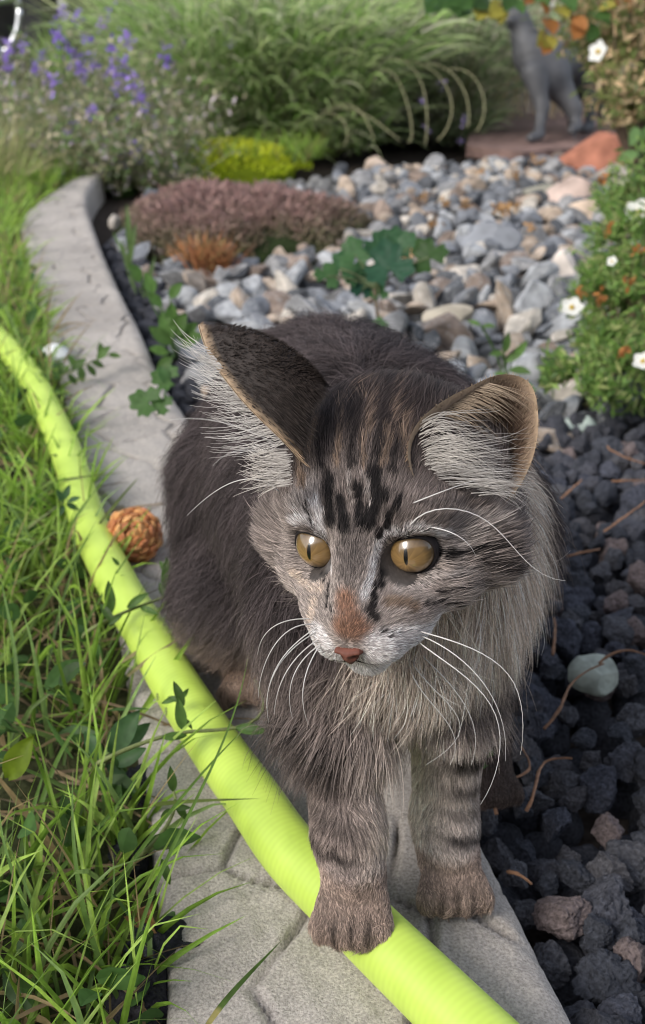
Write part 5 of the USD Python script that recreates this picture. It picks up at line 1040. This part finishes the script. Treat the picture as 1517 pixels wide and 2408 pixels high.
# grass clump in the joint of the kerb
c = G(478, 1545, -.002); t = thing('grass_tuft', 'thin green grass tuft growing from the joint of the kerb beside the kitten', 'grass clump', c)
for x0, y0, x1, y1 in ((470, 1540, 405, 1330), (474, 1535, 425, 1345), (478, 1530, 432, 1370), (484, 1530, 440, 1400), (490, 1535, 492, 1388), (500, 1535, 520, 1490), (466, 1540, 450, 1440), (460, 1548, 380, 1440), (495, 1530, 470, 1420), (505, 1530, 545, 1480), (480, 1530, 460, 1470)):
    z_ = proj(c)[0, 2]; V, q, t_ = blade_strip([W(x0, y0, z_), W((x0 + x1) / 2 + 6, (y0 + y1) / 2, z_ - .002), W(x1, y1, z_ + .003)], .0018); obj('blade', (V, q), 'leaf', t, smooth=True, color=np.array([.10, .17, .035]) * rl.uniform(.7, 1.3))
# weed sprigs lying over the hose
def sprig(label, stem, leaves, h=.026, col=(.075, .14, .035), w=.34):
    foot = G(*stem[0], -.005); t = thing('weed_sprig', label, 'weed', foot)
    P = [foot] + [G(x, y, h) for x, y in stem[1:]]; obj('stem', tube(spline(P, 24), np.linspace(.0010, .0005, 24), 5), 'twig', t, smooth=True, color=(.17, .20, .08))
    for k, (x0, y0, x1, y1) in enumerate(leaves):
        a = G(x0, y0, h + .001); za = proj(a)[0, 2]; b = W(x1, y1, za - .003 + .003 * (k % 3)); ln = np.linalg.norm(b - a); obj('leaf', leaf(a, b, ln * w, up=(.1, -.7, .7), fold=.16, curl=.08), 'leaf', t, smooth=True, color=np.array(col) * rl.uniform(.7, 1.4))
sprig('green weed sprig crossing the hose just left of the front legs', [(290, 1765), (350, 1742), (450, 1720), (560, 1710), (605, 1690), (618, 1640), (600, 1600)], [(430, 1715, 418, 1640), (432, 1660, 408, 1602), (428, 1650, 395, 1640), (430, 1640, 445, 1618), (436, 1690, 452, 1715), (380, 1735, 440, 1730), (555, 1712, 630, 1722), (420, 1640, 380, 1655)])
sprig('leafy weed lying over the hose beside the pine cone', [(225, 1500), (270, 1450), (330, 1425), (395, 1400), (420, 1340)], [(262, 1440, 255, 1365), (300, 1430, 350, 1395), (268, 1465, 235, 1420), (395, 1395, 392, 1310), (400, 1380, 425, 1330), (385, 1405, 375, 1370), (330, 1428, 372, 1445), (255, 1470, 290, 1445), (402, 1360, 375, 1320), (280, 1330, 262, 1310)], h=.024)
sprig('small dark weed leaves resting on the hose above the pine cone', [(60, 1250), (110, 1210), (150, 1180)], [(150, 1180, 132, 1150), (152, 1175, 165, 1140), (155, 1185, 185, 1200), (150, 1190, 140, 1215), (160, 1180, 190, 1170)], h=.024, col=(.05, .105, .045), w=.45)
sprig('green weed at the grass edge below the middle of the hose', [(330, 2010), (380, 1960), (410, 1900), (408, 1860)], [(408, 1860, 400, 1800), (410, 1880, 440, 1930), (400, 1900, 380, 1930), (412, 1900, 450, 1900), (390, 1950, 425, 1990), (385, 1960, 350, 1990), (400, 2010, 440, 1960), (380, 2020, 400, 2080)], h=.012)
sprig('broad weed leaves in the grass beside the hose', [(190, 1830), (250, 1780), (300, 1740)], [(260, 1770, 330, 1670), (270, 1800, 345, 1760), (240, 1790, 200, 1720), (300, 1750, 355, 1700), (250, 1800, 300, 1830)], h=.012, col=(.06, .12, .05), w=.45)
sprig('weeds spilling over the kerb next to the white stone', [(120, 900), (170, 870), (230, 845), (265, 830)], [(170, 870, 205, 845), (190, 862, 195, 900), (215, 850, 245, 865), (230, 845, 262, 815), (255, 835, 285, 840), (150, 880, 140, 850), (180, 865, 160, 835), (240, 840, 235, 805), (205, 858, 225, 885), (140, 890, 120, 870), (120, 900, 90, 880), (160, 880, 180, 905)], h=.012, w=.5)
sprig('yellow green broad leaf at the left edge of the grass', [(0, 1840), (25, 1790)], [(20, 1830, 80, 1730)], h=.02, col=(.18, .26, .02), w=.5)
for x0, y0, x1, y1, hh in ((350, 1895, 610, 1878, .024), (300, 1590, 440, 1490, .020), (280, 1560, 430, 1480, .018), (100, 1140, 300, 1110, .022), (180, 1300, 330, 1120, .024)):
    P = [G(x0, y0, 0.005), G((x0 + x1) / 2, (y0 + y1) / 2 - 4, hh), G(x1, y1, hh)]; V, q, t_ = blade_strip(P, .0016); obj('long_grass', (V, q), 'leaf', smooth=True, color=(.13, .17, .05) if x0 > 320 or x0 < 200 else (.36, .30, .18), label='thin blade lying across the lime hose', cat='grass blade', group='blades across the hose')

# pine cone on the kerb
pc = G(314, 1328, 0); t = thing('pine_cone', 'small round orange brown pine cone lying on the kerb beside the hose', 'pine cone', pc)
ctr = pc + np.array([0, .008, .0128]); R = .0122; axis = unit([.15, -.75, .55]); xa = unit(np.cross(axis, [0, 0, 1])); ya = np.cross(axis, xa)
co = trimesh.creation.icosphere(3, R * .78); co.apply_translation(ctr); obj('core', co, 'cone', t, smooth=True, color=(.10, .045, .02))
for k in range(95):
    f_ = (k + .5) / 95; th = math.acos(1 - 2 * f_); ph = k * 2.39996; d = axis * math.cos(th) + (xa * math.cos(ph) + ya * math.sin(ph)) * math.sin(th); tip_ = unit(axis - d * (axis @ d) + 1e-6); sd = np.cross(tip_, d)
    s = trimesh.creation.icosphere(2, 1.0); v = np.array(s.vertices); v = np.sign(v) * np.abs(v) ** .8; sz = .0029 * (.75 + .4 * math.sin(th)) * rl.uniform(.85, 1.2)
    v[:, 2] += .5 * np.clip(v[:, 0], 0, 1) ** 2; v = v * [sz * 1.15, sz, sz * .55] ; v = ctr + d * R * .93 * np.array([1, 1, 1]) + v[:, :1] * (tip_ + d * .35) + v[:, 1:2] * sd + v[:, 2:] * d
    obj('scale', (v, s.faces), 'cone', t, smooth=True, color=np.array([(.46, .20, .08), (.54, .28, .11), (.38, .15, .065)][k % 3]) * rl.uniform(.75, 1.25))
# lava pieces strayed into the grass, a dead leaf, and dry needles
blob(375, 2325, -.012, .0125, .011, .012, 61, (.032, .034, .042), 'lava', name='lava_rock', label='lone charcoal lava rock in the grass at the lower left edge of the kerb', freq=3, rough=.3)
blob(325, 1885, -.012, .009, .008, .008, 62, (.032, .034, .042), 'lava', name='lava_rock', label='small charcoal lava rock in the grass below the hose', freq=3, rough=.3)
blob(305, 2060, -.012, .008, .008, .007, 63, (.028, .030, .036), 'lava', name='lava_rock', label='tiny dark lava rock half hidden under grass at the kerb edge', freq=3, rough=.3)
blob(330, 2420, -.012, .012, .012, .011, 64, (.035, .033, .040), 'lava', name='lava_rock', label='charcoal lava rock cut by the bottom edge in the grass', freq=3, rough=.3)
a = G(345, 2170, .003); b = W(362, 2118, proj(a)[0, 2] - .002); obj('dead_leaf', leaf(a, b, .010, up=(0, -.6, .8), fold=.4, curl=.35, lobes=3), 'leaf', smooth=True, color=(.28, .155, .075), label='curled brown dead leaf at the edge of grass and kerb', cat='leaf')
NEED = [((1168, 1915), (1180, 1850), (1245, 1800), (1225, 1755)), ((1238, 1908), (1262, 1830), (1300, 1785), (1345, 1782)), ((1280, 1715), (1320, 1660), (1352, 1600), (1420, 1560)), ((1195, 2052), (1225, 2060), (1250, 2080)), ((1420, 1250), (1470, 1215), (1517, 1180)), ((1320, 1172), (1345, 1150), (1368, 1128)), ((1332, 1308), (1370, 1300), (1410, 1292)), ((1300, 1540), (1305, 1490), (1303, 1455)), ((1430, 1050), (1470, 1075), (1517, 1092)), ((1440, 1132), (1480, 1130), (1517, 1128)), ((1410, 1560), (1460, 1530), (1517, 1540))]
for k, pts in enumerate(NEED):
    P = spline([G(x, y, .0 + .003 * (j % 2)) for j, (x, y) in enumerate(pts)], 20); obj('dry_twig', tube(P + .0007 * (np.stack([noise(P * 260 + k * 7 + c_ * 31) for c_ in range(3)], 1) - .5), np.linspace(.0007, .0004, 20) * rl.uniform(.8, 1.25, 20), 6), 'twig', smooth=True, color=np.array([.27, .145, .085]) * rl.uniform(.7, 1.2), label=['dry brown forked root twig on the lava rocks beside the right paw', 'dry tan bent twig arching over the lava rocks beside the right leg', 'thin reddish twig touching the pale green pebble', 'short pale curled twig at the kerb edge beside the right paw'][k] if k < 4 else 'thin dry brown pine needle lying on the lava rocks', cat='twig', group=None if k < 4 else 'dry needles on the lava')
a = W(1150, 1795, .385); obj('green_scrap', leaf(a, W(1125, 1775, .385), .009, up=(0, -.5, .8)), 'leaf', smooth=True, color=(.07, .16, .04), label='tiny green leaf between the lava rocks behind the right leg', cat='leaf')

# the two small printed marks on the hose
hvp = proj(hv); hn = meshkit.arrays((hv, hf), True)[2]; hfront = ((hv - [0, 0, EYE]) * hn).sum(1) < 0
for k, (x, y) in enumerate(((371, 1637), (392, 1671))):
    i = np.argmin(np.hypot(hvp[:, 0] - x, hvp[:, 1] - y) + np.where(hfront, 0, 1e4)); c, nrm = hv[i], hn[i]; a = unit(np.cross(nrm, [.3, 1, 0])); b = np.cross(nrm, a); dots = []
    for ring, cnt_ in ((0, 1), (.0011, 6)):
        for m_ in range(cnt_):
            an = m_ * math.pi / 3; s = trimesh.creation.cylinder(.00042, .0003, sections=6); T = np.eye(4); T[:3, 0], T[:3, 1], T[:3, 2], T[:3, 3] = a, b, nrm, c + nrm * .0001 + (a * math.cos(an) + b * math.sin(an)) * ring; s.apply_transform(T); dots.append((np.array(s.vertices), np.array(s.faces)))
    obj('printed_mark', join(dots), 'rubber', HOSE, color=(.20, .24, .10))
